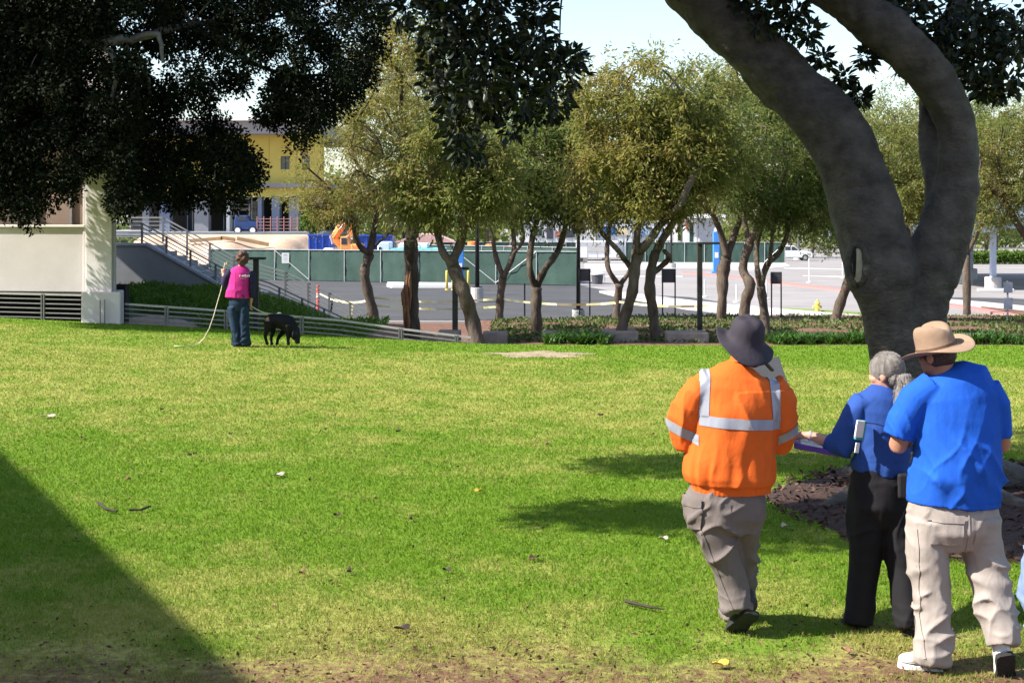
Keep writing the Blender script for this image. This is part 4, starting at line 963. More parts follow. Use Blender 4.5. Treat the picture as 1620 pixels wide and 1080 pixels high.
for dx, z0_, z1_, w_ in ((-.10, -.75, .35, .045), (-.03, -.6, .55, .05), (.04, -.3, .62, .035), (-.14, -.2, .2, .04), (.0, -.85, -.2, .04)):
    tb.loft([(pc.x + dx, 34.97, pc.z + z0_, .012, .012), (pc.x + dx + .012, 34.945, pc.z + z0_ * .6 + z1_ * .4, w_, .045), (pc.x + dx - .01, 34.95, pc.z + z0_ * .25 + z1_ * .75, w_ * .8, .04), (pc.x + dx + .01, 34.98, pc.z + z1_, .01, .012)], 7)
build('torn_bark', tb, M_bark_red, tA)
grove_tree(GT, 'dark olive tree with trunk leaning strongly to the left at the lawn edge', 28.3, [(754, 540, .17), (745, 500, .165), (735, 465, .16), (722, 435, .15), (714, 412, .15)], [[(718, 420, .10), (700, 398, .085), (688, 360, .07), (684, 330, .06)], [(714, 415, .12), (728, 385, .10), (736, 340, .09), (730, 290, .07)]],
           [(720, 260, 85, 85), (690, 310, 55, 40), (765, 300, 50, 50)], 44, NL, LEAF_A, clr=.5)
grove_tree(GT, 'slim olive tree with a wide y shaped fork at the lot edge', 47, [(790, 503, .16), (792, 465, .15), (796, 438, .15)], [[(796, 438, .10), (784, 405, .09), (778, 370, .07), (765, 345, .06)], [(796, 440, .11), (812, 402, .10), (812, 370, .08), (805, 330, .07)], [(812, 402, .07), (828, 380, .06), (826, 360, .05), (815, 345, .04)]],
           [(800, 285, 75, 60), (790, 210, 60, 70)], 44, NL, LEAF_C)
grove_tree(GT, 'pale barked olive tree forking low into two curved limbs', 33, [(850, 527, .15), (848, 490, .14), (849, 455, .145)], [[(848, 458, .09), (838, 425, .085), (841, 385, .08), (850, 345, .07), (862, 300, .06)], [(850, 452, .10), (862, 425, .09), (885, 395, .085), (897, 350, .07), (910, 310, .05)]],
           [(860, 260, 80, 75), (900, 300, 55, 45), (840, 320, 50, 30), (880, 190, 50, 50)], 48, NL, LEAF_C)
grove_tree(GT, 'olive tree with thin zigzag trunk behind the crossing branch', 46, [(974, 508, .15), (978, 470, .14), (980, 448, .15)], [[(978, 450, .10), (962, 425, .09), (961, 395, .085), (966, 360, .07)], [(981, 450, .09), (996, 428, .08), (1000, 400, .07), (1010, 350, .05)]],
           [(955, 240, 75, 80), (985, 300, 80, 45), (930, 310, 40, 40)], 48, NL, LEAF_A)
grove_tree(GT, 'olive tree leaning right with a long branch crossing over its neighbours', 28.8, [(980, 537, .13), (990, 500, .125), (1000, 460, .125), (1004, 425, .13), (1012, 398, .12)], [[(1012, 398, .10), (1030, 375, .095), (1050, 352, .09), (1070, 325, .07)], [(1004, 430, .07), (990, 412, .065), (975, 395, .06), (955, 370, .055), (938, 345, .05)], [(1010, 402, .06), (1008, 370, .06), (1015, 330, .05)]],
           [(1000, 170, 80, 75), (1040, 250, 80, 75), (960, 290, 60, 50), (1010, 330, 60, 25)], 58, NL, LEAF_B, clr=.5)
grove_tree(GT, 'olive tree whose trunk has a crooked elbow branch near the middle', 29.4, [(1037, 537, .115), (1034, 495, .115), (1027, 455, .13), (1032, 420, .11), (1038, 398, .11)], [[(1034, 432, .06), (1050, 418, .07), (1058, 407, .06), (1048, 396, .05)], [(1038, 398, .10), (1052, 375, .09), (1072, 345, .085), (1085, 305, .07)]],
           [(1090, 200, 75, 90), (1080, 290, 70, 50)], 48, NL, LEAF_A, clr=.5)
grove_tree(GT, 'olive tree with a knobbly swollen trunk left of the sun hat', 45, [(1140, 512, .17), (1142, 470, .17), (1144, 432, .24), (1150, 408, .20)], [[(1150, 408, .14), (1140, 370, .11), (1125, 340, .09)], [(1150, 408, .14), (1168, 360, .11), (1185, 330, .09)]],
           [(1130, 180, 80, 90), (1140, 280, 80, 55)], 52, NL, LEAF_B)
grove_tree(GT, 'olive tree with a bulging bare trunk directly above the sun hat', 44.6, [(1176, 510, .17), (1180, 475, .20), (1186, 450, .20), (1176, 425, .15), (1186, 385, .17)], [[(1186, 385, .14), (1198, 350, .13), (1206, 310, .11)], [(1186, 385, .10), (1178, 350, .09), (1170, 310, .07)]],
           [(1190, 200, 75, 90), (1215, 290, 70, 50)], 52, NL, LEAF_A)
grove_tree(GT, 'slender olive tree forking widely to the right of the sun hat', 31, [(1212, 533, .12), (1210, 490, .11), (1203, 452, .11)], [[(1203, 455, .075), (1197, 430, .07), (1200, 395, .065), (1205, 350, .06)], [(1204, 450, .08), (1216, 420, .075), (1238, 398, .07), (1247, 365, .06), (1255, 330, .055)], [(1216, 420, .05), (1217, 390, .05), (1222, 350, .04)]],
           [(1255, 230, 85, 95), (1235, 310, 65, 40), (1290, 320, 45, 45)], 52, NL, LEAF_C, clr=.5)
grove_tree(GT, 'olive tree with leaning bare trunk just left of the fig trunk', 44, [(1320, 512, .19), (1330, 480, .18), (1342, 440, .17), (1350, 400, .16)], [[(1350, 400, .12), (1345, 350, .10), (1330, 310, .08)], [(1350, 400, .12), (1375, 350, .10), (1400, 300, .08)]],
           [(1330, 240, 75, 90), (1390, 270, 70, 80), (1290, 350, 50, 40)], 56, NL, LEAF_C)
grove_tree(GT, 'olive tree seen in the fork of the fig tree', 41, [(1450, 520, .18), (1450, 450, .17), (1445, 400, .16)], [[(1445, 400, .12), (1430, 350, .10), (1420, 300, .08)], [(1445, 400, .12), (1470, 340, .10), (1490, 290, .08)]],
           [(1440, 240, 85, 90), (1440, 320, 60, 40)], 46, NL, LEAF_A)
grove_tree(GT, 'olive tree filling the right edge above the carport', 38, [(1655, 530, .18), (1650, 450, .17), (1640, 400, .16)], [[(1640, 400, .12), (1610, 350, .10), (1585, 310, .08)], [(1640, 400, .12), (1660, 340, .10)]],
           [(1590, 250, 75, 75), (1560, 310, 40, 40), (1640, 230, 80, 90), (1610, 330, 60, 25)], 60, 22000, LEAF_A)
grove_tree(GT, 'olive tree crown between the fig trunk and the right edge', 52, [(1530, 520, .18), (1528, 450, .17), (1530, 400, .16)], [[(1530, 400, .12), (1520, 350, .10)], [(1530, 400, .12), (1560, 340, .10)]],
           [(1545, 230, 70, 80), (1570, 320, 60, 40)], 44, NL, LEAF_C, zbase=zlot(52))
# far trees
def far_tree(label, Y, px, py, rx, ry, mat, n=7000, ll=.35, lw=.16, ncl=26):
    grove_tree('far_tree', label, Y, [(px, HY + (CAMZ - zlot(Y)) * F / Y, .3), (px + 1, py + ry * .6, .25), (px, py, .2)], [], [(px, py, rx, ry)], ncl, n, mat, ll, lw, clr=ry * Y / F * .33, group='far background trees', zbase=zlot(Y))
LEAF_BR = mk_leaf('bright_leaves', [(0.05, 0.10, 0.012), (0.09, 0.16, 0.02), (0.13, 0.20, 0.03)], .4)
far_tree('small bright green tree right of the yellow building', 124, 492, 345, 14, 18, LEAF_BR, 3000, .25, .12)
far_tree('drooping far tree left of the fig trunk behind the white car', 205, 1285, 320, 45, 70, LEAF_C)
far_tree('far tree behind the small grey hut', 210, 1180, 310, 55, 70, LEAF_A)
far_tree('far tree behind the blue trailer', 215, 1040, 310, 55, 50, LEAF_C)
far_tree('far tree behind the long white trailer', 210, 880, 300, 60, 50, LEAF_A)
far_tree('far tree behind the excavator', 190, 560, 320, 50, 45, LEAF_C)
far_tree('far tree behind the site canopy', 200, 690, 315, 60, 45, LEAF_C)
far_tree('far tree behind the carport at the right', 190, 1560, 330, 60, 50, LEAF_C)
far_tree('far tree seen through the fork of the fig', 200, 1430, 320, 60, 60, LEAF_A)
far_tree('pale far tree at the top left of the row', 150, 640, 130, 60, 100, LEAF_A, 8000, .3, .12)
for px_, py_, rx_, ry_, lab_ in ((770, 250, 80, 85, 'tall pale far tree behind the hanging fig leaves'), (905, 225, 70, 80, 'tall pale far tree behind the forked pale trunk'), (1115, 215, 80, 95, 'tall pale far tree above the small grey hut'), (1250, 205, 75, 95, 'tall pale far tree behind the slender forked tree'), (1440, 215, 70, 85, 'tall pale far tree between the fig limbs'), (1575, 205, 75, 85, 'tall pale far tree at the right edge'), (700, 180, 70, 80, 'tall pale far tree behind the leaning trunk')):
    far_tree(lab_, 165, px_, py_, rx_, ry_, LEAF_A, 9000, .34, .13, 34)
# distant wood
n = 26000; X = (RNG.random(n) - .5) * 330; Yw = 250 + 40 * RNG.random(n); hh = 9 + 3.5 * np.sin(X * .11) + 2.5 * np.sin(X * .37 + 1) + 1.5 * np.sin(X * .9)
pw = np.stack([X, Yw, zlot(Yw) + hh * RNG.random(n) ** .7], 1)
tag(leaf_mesh('distant_wood', pw, 1.3, .9, LEAF_C), 'dark mass of distant trees beyond the parking lots', 'trees', kind='stuff')
b0 = L(1500, 418); b1 = L(1680, 420); n = 6000; f = RNG.random(n); ph = np.stack([b0.x + (b1.x - b0.x) * f, b0.y + 2.5 * RNG.random(n), zlot(b0.y) + 1.1 * RNG.random(n) ** .6], 1)
tag(leaf_mesh('clipped_hedge', ph, .3, .16, LEAF_BR, loc=tuple(b0)), 'low bright green hedge behind the carport', 'hedge')
# strap-leaved border plants
M_strap = mk_leaf('strap_leaves', [(0.03, 0.08, 0.010), (0.05, 0.12, 0.015), (0.08, 0.16, 0.025)], .3, rough=.4)
def strap_plant_mesh():
    n = 34; vv, ff = [], []
    for i in range(n):
        an = random.uniform(0, 2 * math.pi); ln = random.uniform(.22, .42); w = .018; dx, dy = math.cos(an), math.sin(an); b = len(vv)
        ox, oy = random.gauss(0, .07), random.gauss(0, .07); rise = random.uniform(.55, 1.0)
        for j in range(4):
            t = j / 3; r = ln * .75 * t; z = ln * rise * (1.5 * t - .8 * t * t); ww = w * (1 - .75 * t * t)
            vv += [(ox + dx * r - dy * ww, oy + dy * r + dx * ww, z), (ox + dx * r + dy * ww, oy + dy * r - dx * ww, z)]
        for j in range(3): ff.append((b + 2 * j, b + 2 * j + 1, b + 2 * j + 3, b + 2 * j + 2))
    me = bpy.data.meshes.new('border_plant'); me.from_pydata(vv, [], ff); me.materials.append(M_strap); return me
SM = [strap_plant_mesh() for _ in range(4)]
for (x0_, x1_, n, lab, grp) in ((862, 962, 26, 'strap leaved green plant in the border clump by the sandy patch', 'border plants in the middle'), (1216, 1372, 38, 'strap leaved green plant in the border clump left of the fig trunk', 'border plants left of the fig'), (1505, 1625, 22, 'strap leaved green plant in the border clump behind the felt hat', 'border plants at the right')):
    for i in range(n):
        Yp = random.uniform(27.7, 28.6) ; px = x0_ + (x1_ - x0_) * (i + random.random()) / n; X = P(px, 0, Yp).x
        o = link_mesh('border_plant', SM[i % 4], None, (X, Yp, max(float(zbank(X, Yp)), float(zlawn(X, Yp))) - .02)); o.rotation_euler = (0, 0, random.uniform(0, 6.28)); s = random.uniform(.6, 1.0); o.scale = (s, s, s)
        tag(o, lab, 'plant', grp)
# ------------------------------------------------------------------ big fig tree on the lawn
FY = 12.3
def Q(px, py, dy=0.0): p = P(px, py, FY); return Vector((p.x, FY + dy, p.z))
fig0 = Vector((Q(1462, 780).x, FY, 0.0))
fig = thing('fig_tree', 'large fig tree with smooth grey trunk dividing into two heavy limbs', 'tree', fig0)
def path(pts):   # (px,py,r,dy)
    ps = [Q(a, b, d) for a, b, r, d in pts]; rs = [r for a, b, r, d in pts]; out = []
    for i in range(len(ps) - 1):
        for j in range(6):
            f = j / 6; p0 = ps[max(i - 1, 0)]; p1 = ps[i]; p2 = ps[i + 1]; p3 = ps[min(i + 2, len(ps) - 1)]
            q = 0.5 * ((2 * p1) + (p2 - p0) * f + (2 * p0 - 5 * p1 + 4 * p2 - p3) * f * f + (3 * p1 - p0 - 3 * p2 + p3) * f ** 3)
            r = rs[i] + (rs[i + 1] - rs[i]) * (f * f * (3 - 2 * f)); out.append((*q, r, r))
    out.append((*ps[-1], rs[-1], rs[-1])); return out
m = MB()
# left limb, right limb and the fluted trunk between them
m.loft(path([(1452, 830, .30, 0), (1440, 720, .29, 0), (1428, 600, .25, 0), (1408, 500, .24, -.02), (1392, 430, .30, -.03), (1373, 350, .285, 0), (1348, 260, .28, .05), (1306, 185, .265, .1), (1222, 98, .245, .2), (1138, 15, .235, .3), (1040, -90, .22, .4), (900, -190, .22, .6), (740, -270, .15, .8)]), 20)
m.loft(path([(1490, 830, .30, .1), (1470, 720, .28, .1), (1455, 600, .24, .08), (1450, 500, .24, .06), (1468, 430, .25, .05), (1499, 350, .215, .02), (1512, 265, .18, 0), (1503, 185, .16, -.05), (1455, 105, .17, -.1), (1375, 35, .205, -.1), (1290, -40, .22, 0), (1180, -120, .22, .2), (1080, -220, .16, .3)]), 20)
m.loft(path([(1470, 480, .16, .25), (1496, 380, .15, .2), (1494, 300, .13, .18), (1487, 230, .12, .22), (1498, 130, .11, .4), (1560, 0, .10, .9), (1640, -90, .09, 1.2)]), 14)
m.loft(path([(1425, 470, .22, .1), (1440, 432, .20, .1), (1440, 405, .08, .1)]), 16)
# root flare
for ax, r0, ln in ((-2.6, .22, 1.0), (-.9, .2, .9), (.15, .24, 1.25), (.9, .2, 1.0), (2.0, .2, .9), (3.6, .18, .8)):
    c = fig0; d = Vector((math.cos(ax), math.sin(ax), 0))
    m.loft([(*(c + d * .12 + Vector((0, 0, .55))), r0, r0), (*(c + d * .38 + Vector((0, 0, .18))), r0 * .85, r0 * .85), (*(c + d * ln * .75 + Vector((0, 0, .06))), r0 * .55, r0 * .5), (*(c + d * ln * 1.2 + Vector((0, 0, -.02))), r0 * .3, r0 * .25)], 10)
# the swelling round the old pruning scar
m.ell(Q(1356, 418, -.12), (.15, .14, .27))
def barkfold(co, no):
    z = co[:, 2]; q = co.copy(); q[:, 0] += .12 * vnoise(co, 1.5, 1.5, 1.2, 8); q[:, 1] += .12 * vnoise(co, 1.5, 1.5, 1.2, 9)
    h = .034 * vnoise(q, 4.5, 4.5, .6, 1) + .014 * vnoise(q, 11, 11, 1.3, 2) + .006 * vnoise(co, 25, 25, 12, 4)
    rings_ = (1 - np.abs(vnoise(co, 1.2, 1.2, 13, 3))) ** 6 * np.clip(vnoise(co, 2, 2, 2, 5) + .2, 0, 1)
    lump = np.clip(vnoise(co, 6, 6, 6, 6) - .55, 0, 1) * .05
    return h - .018 * rings_ + lump
fused('trunk', m, M_bark_grey, fig, vox=.022, smooth=6, fold=barkfold)
M_scar = mk('pale_scar_wood', (0.26, 0.23, 0.16), col2=(0.40, 0.36, 0.26), scale=9, bump=.6, bscale=30, rough=.9)
bpy.context.view_layer.update(); ftr = [o for o in fig.children if o.name.startswith('trunk')][0]
def on_trunk(px, py):
    o_ = Q(px, py, -1.2) - fig0; hit, loc_, n_, _ = ftr.ray_cast(o_, Vector((0, 1, 0))); return (loc_ + fig0) if hit else Q(px, py, -.2)
rim = MB(); rp2 = [on_trunk(1346 + 12.5 * math.cos(2 * math.pi * i / 20), 416 + 31 * math.sin(2 * math.pi * i / 20)) for i in range(21)]
rim.tube(rp2, [.030 + .006 * math.sin(i * 1.7) for i in range(21)], 9); build('scar_rim', rim, M_bark_grey, fig, smooth=True)
build('pruning_scar', MB().ell(on_trunk(1347, 418) + Vector((0, .005, 0)), (.052, .03, .148)), M_scar, fig, smooth=True)
M_hollow_shade = mk('hollow_shade', (0.008, 0.006, 0.005), rough=.95)  # shade of the hollow put into near-black colour on a raised form
build('scar_shade', MB().ell(on_trunk(1341, 414) + Vector((0, -.02, 0)), (.020, .02, .125)), M_hollow_shade, fig, smooth=True)
# crown clusters, given as (px, py, depth, radius) for what hangs into view ...
hang = []
for px, py, r, n in ((640, 5, 26, 2), (690, 15, 34, 3), (740, 10, 40, 4), (800, 5, 38, 3), (850, 8, 26, 2), (700, 60, 30, 3), (750, 70, 40, 4), (800, 75, 38, 4), (845, 70, 26, 3), (715, 110, 30, 3), (765, 125, 40, 4), (825, 120, 40, 4), (880, 105, 32, 3), (905, 90, 16, 1), (725, 160, 28, 3), (780, 165, 34, 3), (835, 165, 30, 3), (870, 150, 24, 2),
                     (735, 205, 26, 2), (725, 230, 16, 1), (755, 225, 20, 2), (815, 195, 24, 1),
                     (1180, 15, 24, 2), (1215, 35, 26, 2), (1250, 25, 22, 2), (1200, -10, 40, 3), (1275, 55, 16, 1), (1340, 80, 14, 1), (1350, 115, 14, 1), (1375, 95, 14, 1), (1372, 150, 12, 1),
                     (1440, 15, 34, 3), (1490, 20, 40, 4), (1545, 30, 42, 4), (1600, 35, 40, 4), (1475, 70, 26, 2), (1540, 80, 34, 3), (1590, 95, 34, 4), (1560, 120, 24, 2), (1605, 140, 18, 2), (1620, 70, 40, 3), (1420, -15, 40, 3)):
    for i in range(n):
        hang.append((Q(px + random.uniform(-r, r) * .6, py + random.uniform(-r, r) * .6, random.uniform(-.5, .5) + (.35 if px > 1150 else 0)), r / 187 * random.uniform(.75, 1.3)))
# ... and above the frame, where it shades lawn, bed and trunk
over = []
def lobe(x0, x1, y0, y1, z0, z1, n, r=.42):
    for i in range(n): over.append((Vector((random.uniform(x0, x1), random.uniform(y0, y1), random.uniform(z0, z1))), r * random.uniform(.8, 1.25)))
lobe(-5.2, -2.8, 11.9, 12.8, 5.2, 6.0, 18); lobe(-3.2, 3.0, 11.7, 13.2, 4.9, 6.4, 70); lobe(-5.6, -3.4, 9.7, 10.3, 5.2, 5.9, 14); lobe(-4.2, -1.0, 8.9, 10.2, 5.1, 6.0, 30)
lobe(-1.6, 2.2, 10.0, 11.8, 4.9, 6.4, 80); lobe(1.5, 7.5, 9.5, 15.5, 5.2, 7.4, 46); lobe(-1.5, 4.0, 12.5, 15.0, 5.4, 6.8, 24)
allc = hang + over
C0 = np.array([list(c) for c, r in allc]); R0 = np.array([r for c, r in allc])
def cloud(C0, R0, per, shell=.35):
    k = len(C0); d = unit(RNG.normal(size=(k * per, 3))); q = np.repeat(R0, per)[:, None] * (RNG.random((k * per, 1)) ** shell)
    return np.repeat(C0, per, 0) + d * q, d
nh = len(hang)
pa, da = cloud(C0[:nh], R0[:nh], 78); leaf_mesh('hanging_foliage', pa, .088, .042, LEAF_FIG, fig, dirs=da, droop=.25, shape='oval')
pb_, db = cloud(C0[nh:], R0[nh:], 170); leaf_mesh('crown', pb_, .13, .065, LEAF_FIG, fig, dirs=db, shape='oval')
tw = MB(); limb = [Q(1140, 15, .3), Q(1040, -90, .4), Q(900, -190, .6), Q(740, -270, .8), Q(1290, -40), Q(1180, -120, .2), Q(1080, -220, .3), Q(1560, 0, .9), Q(1640, -90, 1.2), Q(1375, 35, -.1), Q(1455, 105, -.1)]
limb += [Q(1700, -60, .3), Q(800, -240, .7)]
hs_ = [c for c, r in hang]; ov_ = [c for c, r in over]
for ps, rs in grow([(q, .05) for q in limb], ov_ + [c + Vector((0, 0, .9)) for c in hs_[::4] if c.z > 3.6], .006, .05, .002): tw.tube(ps, rs, 5, False)
for c in hs_[::4]: tw.tube(curve(c + Vector((random.uniform(-.1, .1), random.uniform(-.1, .1), .9)) if c.z > 3.6 else c + Vector((0, 0, .45)), c, .05, 5), [.012, .010, .008, .006, .004], 5, False)
tag(build('branches', tw, M_bark_grey, fig, smooth=True), kind='stuff')

# mulch ring
nn = 72; vv = [(MULCH_C[0], MULCH_C[1], .05)]; ff = []
for ring, (fr, z) in enumerate(((.35, .05), (.7, .035), (.93, .02), (1.0, -.012))):
    for i in range(nn):
        a_ = 2 * math.pi * i / nn; r = (MULCH_R + .10 * math.sin(a_ * 7) + .05 * math.sin(a_ * 17 + 1)) * fr
        vv.append((MULCH_C[0] + r * math.cos(a_), MULCH_C[1] + r * math.sin(a_), z + float(zlawn(MULCH_C[0] + r * math.cos(a_), MULCH_C[1] + r * math.sin(a_))) + .008 * math.sin(i * 3.3 + ring)))
for i in range(nn): ff.append((0, 1 + i, 1 + (i + 1) % nn))
for g_ in range(3):
    for i in range(nn): a_ = 1 + g_ * nn + i; b_ = 1 + g_ * nn + (i + 1) % nn; ff.append((a_, a_ + nn, b_ + nn, b_))
M_mulch2 = mk('dark_mulch', (0.022, 0.011, 0.008), col2=(0.060, 0.030, 0.021), scale=14, bump=.9, bscale=50, rough=.95)  # very dark brown tone for the mulch ring
tag(build('mulch_ring', MB().add(vv, ff), M_mulch2, smooth=True), kind='structure')
n = 5200; an = RNG.random(n) * 2 * np.pi; rr = MULCH_R * np.sqrt(RNG.random(n)) * 1.01; X = MULCH_C[0] + rr * np.cos(an); Y = MULCH_C[1] + rr * np.sin(an)
pm = np.stack([X, Y, zlawn(X, Y) + .05 - .04 * (rr / MULCH_R) ** 2 + .004], 1); dm = RNG.normal(size=pm.shape); dm[:, 2] *= .12
M_chip = mk_leaf('bark_chips', [(0.018, 0.009, 0.006), (0.04, 0.02, 0.014), (0.07, 0.04, 0.028), (0.15, 0.10, 0.075)], 0, rough=.9)
tag(leaf_mesh('bark_mulch', pm, .06, .03, M_chip, dirs=dm), 'dark brown bark mulch spread around the fig tree', 'mulch', kind='stuff')

# ------------------------------------------------------------------ dark laurel fig overhanging the top left
lx, ly = P(-190, 0, 30.5).x, 30.5; lau0 = Vector((lx, ly, float(zlawn(lx, 27))))
lau = thing('laurel_tree', 'dark leafy laurel tree overhanging the building at the top left', 'tree', lau0)
poly = [(-90, -70), (604, -70), (606, 30), (600, 90), (585, 128), (560, 150), (535, 180), (512, 205), (495, 238), (472, 235), (462, 205), (430, 196), (402, 182), (378, 196), (392, 232), (408, 258), (410, 285), (385, 298), (372, 322), (330, 318), (280, 322), (235, 318), (200, 328), (172, 342), (176, 318), (192, 288), (178, 262), (135, 262), (128, 300), (108, 306), (84, 288), (72, 325), (58, 362), (34, 338), (0, 340), (-90, 345)]
gaps = [(372, 168, 34, 24), (60, 160, 8, 8), (330, 105, 12, 9), (300, 180, 9, 8), (160, 230, 10, 12), (290, 70, 7, 7), (500, 110, 11, 9), (545, 60, 10, 8), (410, 130, 9, 8), (420, 240, 10, 12),  (217, 27, 9, 8), (240, 98, 13, 14), (436, 42, 12, 9), (445, 92, 14, 10), (255, 125, 10, 8), (520, 10, 10, 10), (135, 118, 7, 7), (470, 65, 8, 8)]
def inpoly(x, y):
    c = False; j = len(poly) - 1
    for i in range(len(poly)):
        xi, yi = poly[i]; xj, yj = poly[j]
        if (yi > y) != (yj > y) and x < (xj - xi) * (y - yi) / (yj - yi) + xi: c = not c
        j = i
    return c and not any(((x - a) / (rx + 7)) ** 2 + ((y - b) / (ry + 7)) ** 2 < 1 for a, b, rx, ry in gaps)
lc = []
while len(lc) < 1300:
    x, y = random.uniform(-90, 610), random.uniform(-70, 370)
    if not inpoly(x, y): continue
    Yd = random.uniform(26.9, 28.0) if x < 215 else random.uniform(27.6, 31.0)
    # keep the outline: no clusters reaching over the edge
    r = random.uniform(.20, .34)
    lc.append((P(x, y, Yd), r))
for i in range(160):   # the part of the crown outside the frame
    lc.append((Vector((random.uniform(lx - 4, lx + 6), random.uniform(28.6, 35), random.uniform(6.3, 9.5))), random.uniform(.4, .6)))
CL = np.array([list(c) for c, r in lc]); RL = np.array([r for c, r in lc])
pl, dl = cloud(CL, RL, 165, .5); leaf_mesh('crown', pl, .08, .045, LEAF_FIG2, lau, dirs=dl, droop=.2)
m = MB(); lt = lau0
def lpath(pts): ps = [P(a, b, Y) for a, b, Y, r in pts]; return ps, [r for a, b, Y, r in pts]
m.tube([lt - Vector((0, 0, .2)), lt + Vector((.1, 0, 1.2)), lt + Vector((.3, 0, 2.6)), P(-110, 120, 30)], [.5, .40, .36, .3], 14)
for pts in ([(-110, 120, 30, .26), (0, 95, 28.5, .2), (80, 72, 27.6, .15), (150, 66, 27.3, .12), (205, 62, 27.4, .09), (300, 40, 28.5, .07), (420, 30, 30, .05)],
            [(130, 68, 27.4, .07), (175, 82, 27.2, .06), (182, 120, 27.2, .05), (176, 170, 27.3, .03), (190, 190, 27.4, .02)], [(125, 62, 27.4, .06), (140, 40, 27.3, .05), (160, 15, 27.3, .03)],
            [(175, 60, 27.3, .05), (190, 20, 27.4, .035), (200, -30, 27.5, .03)], [(205, 62, 27.4, .06), (250, 55, 27.3, .05), (258, 100, 27.3, .03)], [(-110, 120, 30, .2), (60, 210, 28.5, .12), (200, 230, 29, .08), (330, 250, 30, .05)],
            [(300, 40, 28.5, .06), (420, 110, 30, .045), (520, 120, 31, .03)], [(200, 190, 28.0, .04), (215, 120, 27.6, .03), (222, 95, 27.5, .02)], [(205, 230, 29, .06), (235, 150, 28.2, .04), (228, 100, 27.8, .03)]):
    a_, b_ = lpath(pts); oo, rr_ = [], []
    for i in range(len(a_) - 1):
        for q in range(5):
            f = q / 5; p0, p1, p2, p3 = a_[max(i - 1, 0)], a_[i], a_[i + 1], a_[min(i + 2, len(a_) - 1)]
            oo.append(0.5 * ((2 * p1) + (p2 - p0) * f + (2 * p0 - 5 * p1 + 4 * p2 - p3) * f * f + (3 * p1 - p0 - 3 * p2 + p3) * f ** 3) + Vector((random.gauss(0, .012), 0, random.gauss(0, .012)))); rr_.append(b_[i] + (b_[i + 1] - b_[i]) * f)
    oo.append(a_[-1]); rr_.append(b_[-1]); m.tube(oo, rr_, 8)
M_bark_pale = mk('pale_laurel_bark', (0.075, 0.066, 0.058), col2=(0.15, 0.135, 0.12), scale=4, bump=.5, bscale=18, rough=.9)
build('trunk', m, M_bark_pale, lau, smooth=True)
br = MB()
lr = [(P(0, 95, 28.5), .06), (P(80, 72, 27.6), .06), (P(205, 62, 27.4), .05), (P(300, 40, 28.5), .05), (P(420, 30, 30), .04), (P(60, 210, 28.5), .05), (P(200, 230, 29), .05), (P(330, 250, 30), .04), (P(520, 120, 31), .03)]
for ps, rs in grow(lr, [c for c, r in lc[::6]], .005, .035, .0016): br.tube(ps, rs, 5, False)
tag(build('branches', br, M_bark_pale, lau, smooth=True), kind='stuff')

# ------------------------------------------------------------------ neighbouring hall outside the frame: casts the shadow at the lower left
H = 7.0; offs = Vector((-to_sun.x, -to_sun.y, 0)) * (H / to_sun.z)
s0, s1 = G(0, 712), G(405, 1085); d = (s1 - s0).normalized(); d.z = 0
e0_, e1_ = s0 - d * 1.2 - offs, s1 + d * 11 - offs
nrm = Vector((-d.y, d.x, 0)); nrm = nrm if nrm.x < 0 else -nrm
hall = thing('neighbour_hall', 'stucco hall beside the lawn, outside the picture to the left', 'building', (e0_.x, e0_.y, 0))
foot = [Vector((q.x, q.y, -.3)) for q in (e0_, e1_, e1_ + nrm * 9, e0_ + nrm * 9)]
build('wall', MB().prism(foot, (0, 0, H + .1)), M_stucco2, hall, recalc=True)
build('roof', MB().prism([Vector((q.x, q.y, H - .2)) for q in (e0_ - nrm * .003 - d * .003, e1_ - nrm * .003 + d * .003, e1_ + nrm * 9.003 + d * .003, e0_ + nrm * 9.003 - d * .003)], (0, 0, .2)), M_conc, hall, recalc=True)
for i in range(6):
    c = e0_.lerp(e1_, (i + .5) / 6); w_ = build('window', MB().box((c.x - nrm.x * .02, c.y - nrm.y * .02, 3.2), (1.6, .06, 2.2), math.atan2(d.y, d.x)), M_glass, hall); build('sill', MB().box((c.x - nrm.x * .08, c.y - nrm.y * .08, 2.03), (1.8, .2, .1), math.atan2(d.y, d.x)), M_conc, w_)
# ------------------------------------------------------------------ people
M_skin = mk('skin', (0.42, 0.22, 0.15), col2=(0.50, 0.27, 0.19), scale=12, bump=.08, bscale=60, rough=.55)
M_skin2 = mk('tanned_skin', (0.34, 0.16, 0.10), col2=(0.42, 0.21, 0.14), scale=12, bump=.08, bscale=60, rough=.55)
def cloth_mat(name, col, var=.10, rough=.85, crease=.55):
    m = mk(name, col, rough, var, 9.0, 0, 1, spec=.2); nt = m.node_tree; N = nt.nodes; K = nt.links; b = N['Principled BSDF']
    tc = N.new('ShaderNodeTexCoord'); prev = None
    for sc, st, dist, strg in (((10, 10, 5), .5, .025, crease * .55), ((24, 24, 12), .4, .010, crease * .5), ((300, 300, 300), 0, .002, .25)):
        mp = N.new('ShaderNodeMapping'); mp.inputs['Scale'].default_value = sc; mp.inputs['Rotation'].default_value = (0, .6, 0); K.new(tc.outputs['Object'], mp.inputs[0])
        n = N.new('ShaderNodeTexNoise'); n.inputs['Scale'].default_value = 1.0; n.inputs['Detail'].default_value = 3; n.inputs['Distortion'].default_value = st; K.new(mp.outputs[0], n.inputs['Vector'])
        bp = N.new('ShaderNodeBump'); bp.inputs['Strength'].default_value = strg; bp.inputs['Distance'].default_value = dist; K.new(n.outputs['Fac'], bp.inputs['Height'])
        if prev: K.new(prev, bp.inputs['Normal'])
        prev = bp.outputs[0]
    K.new(prev, b.inputs['Normal']); return m
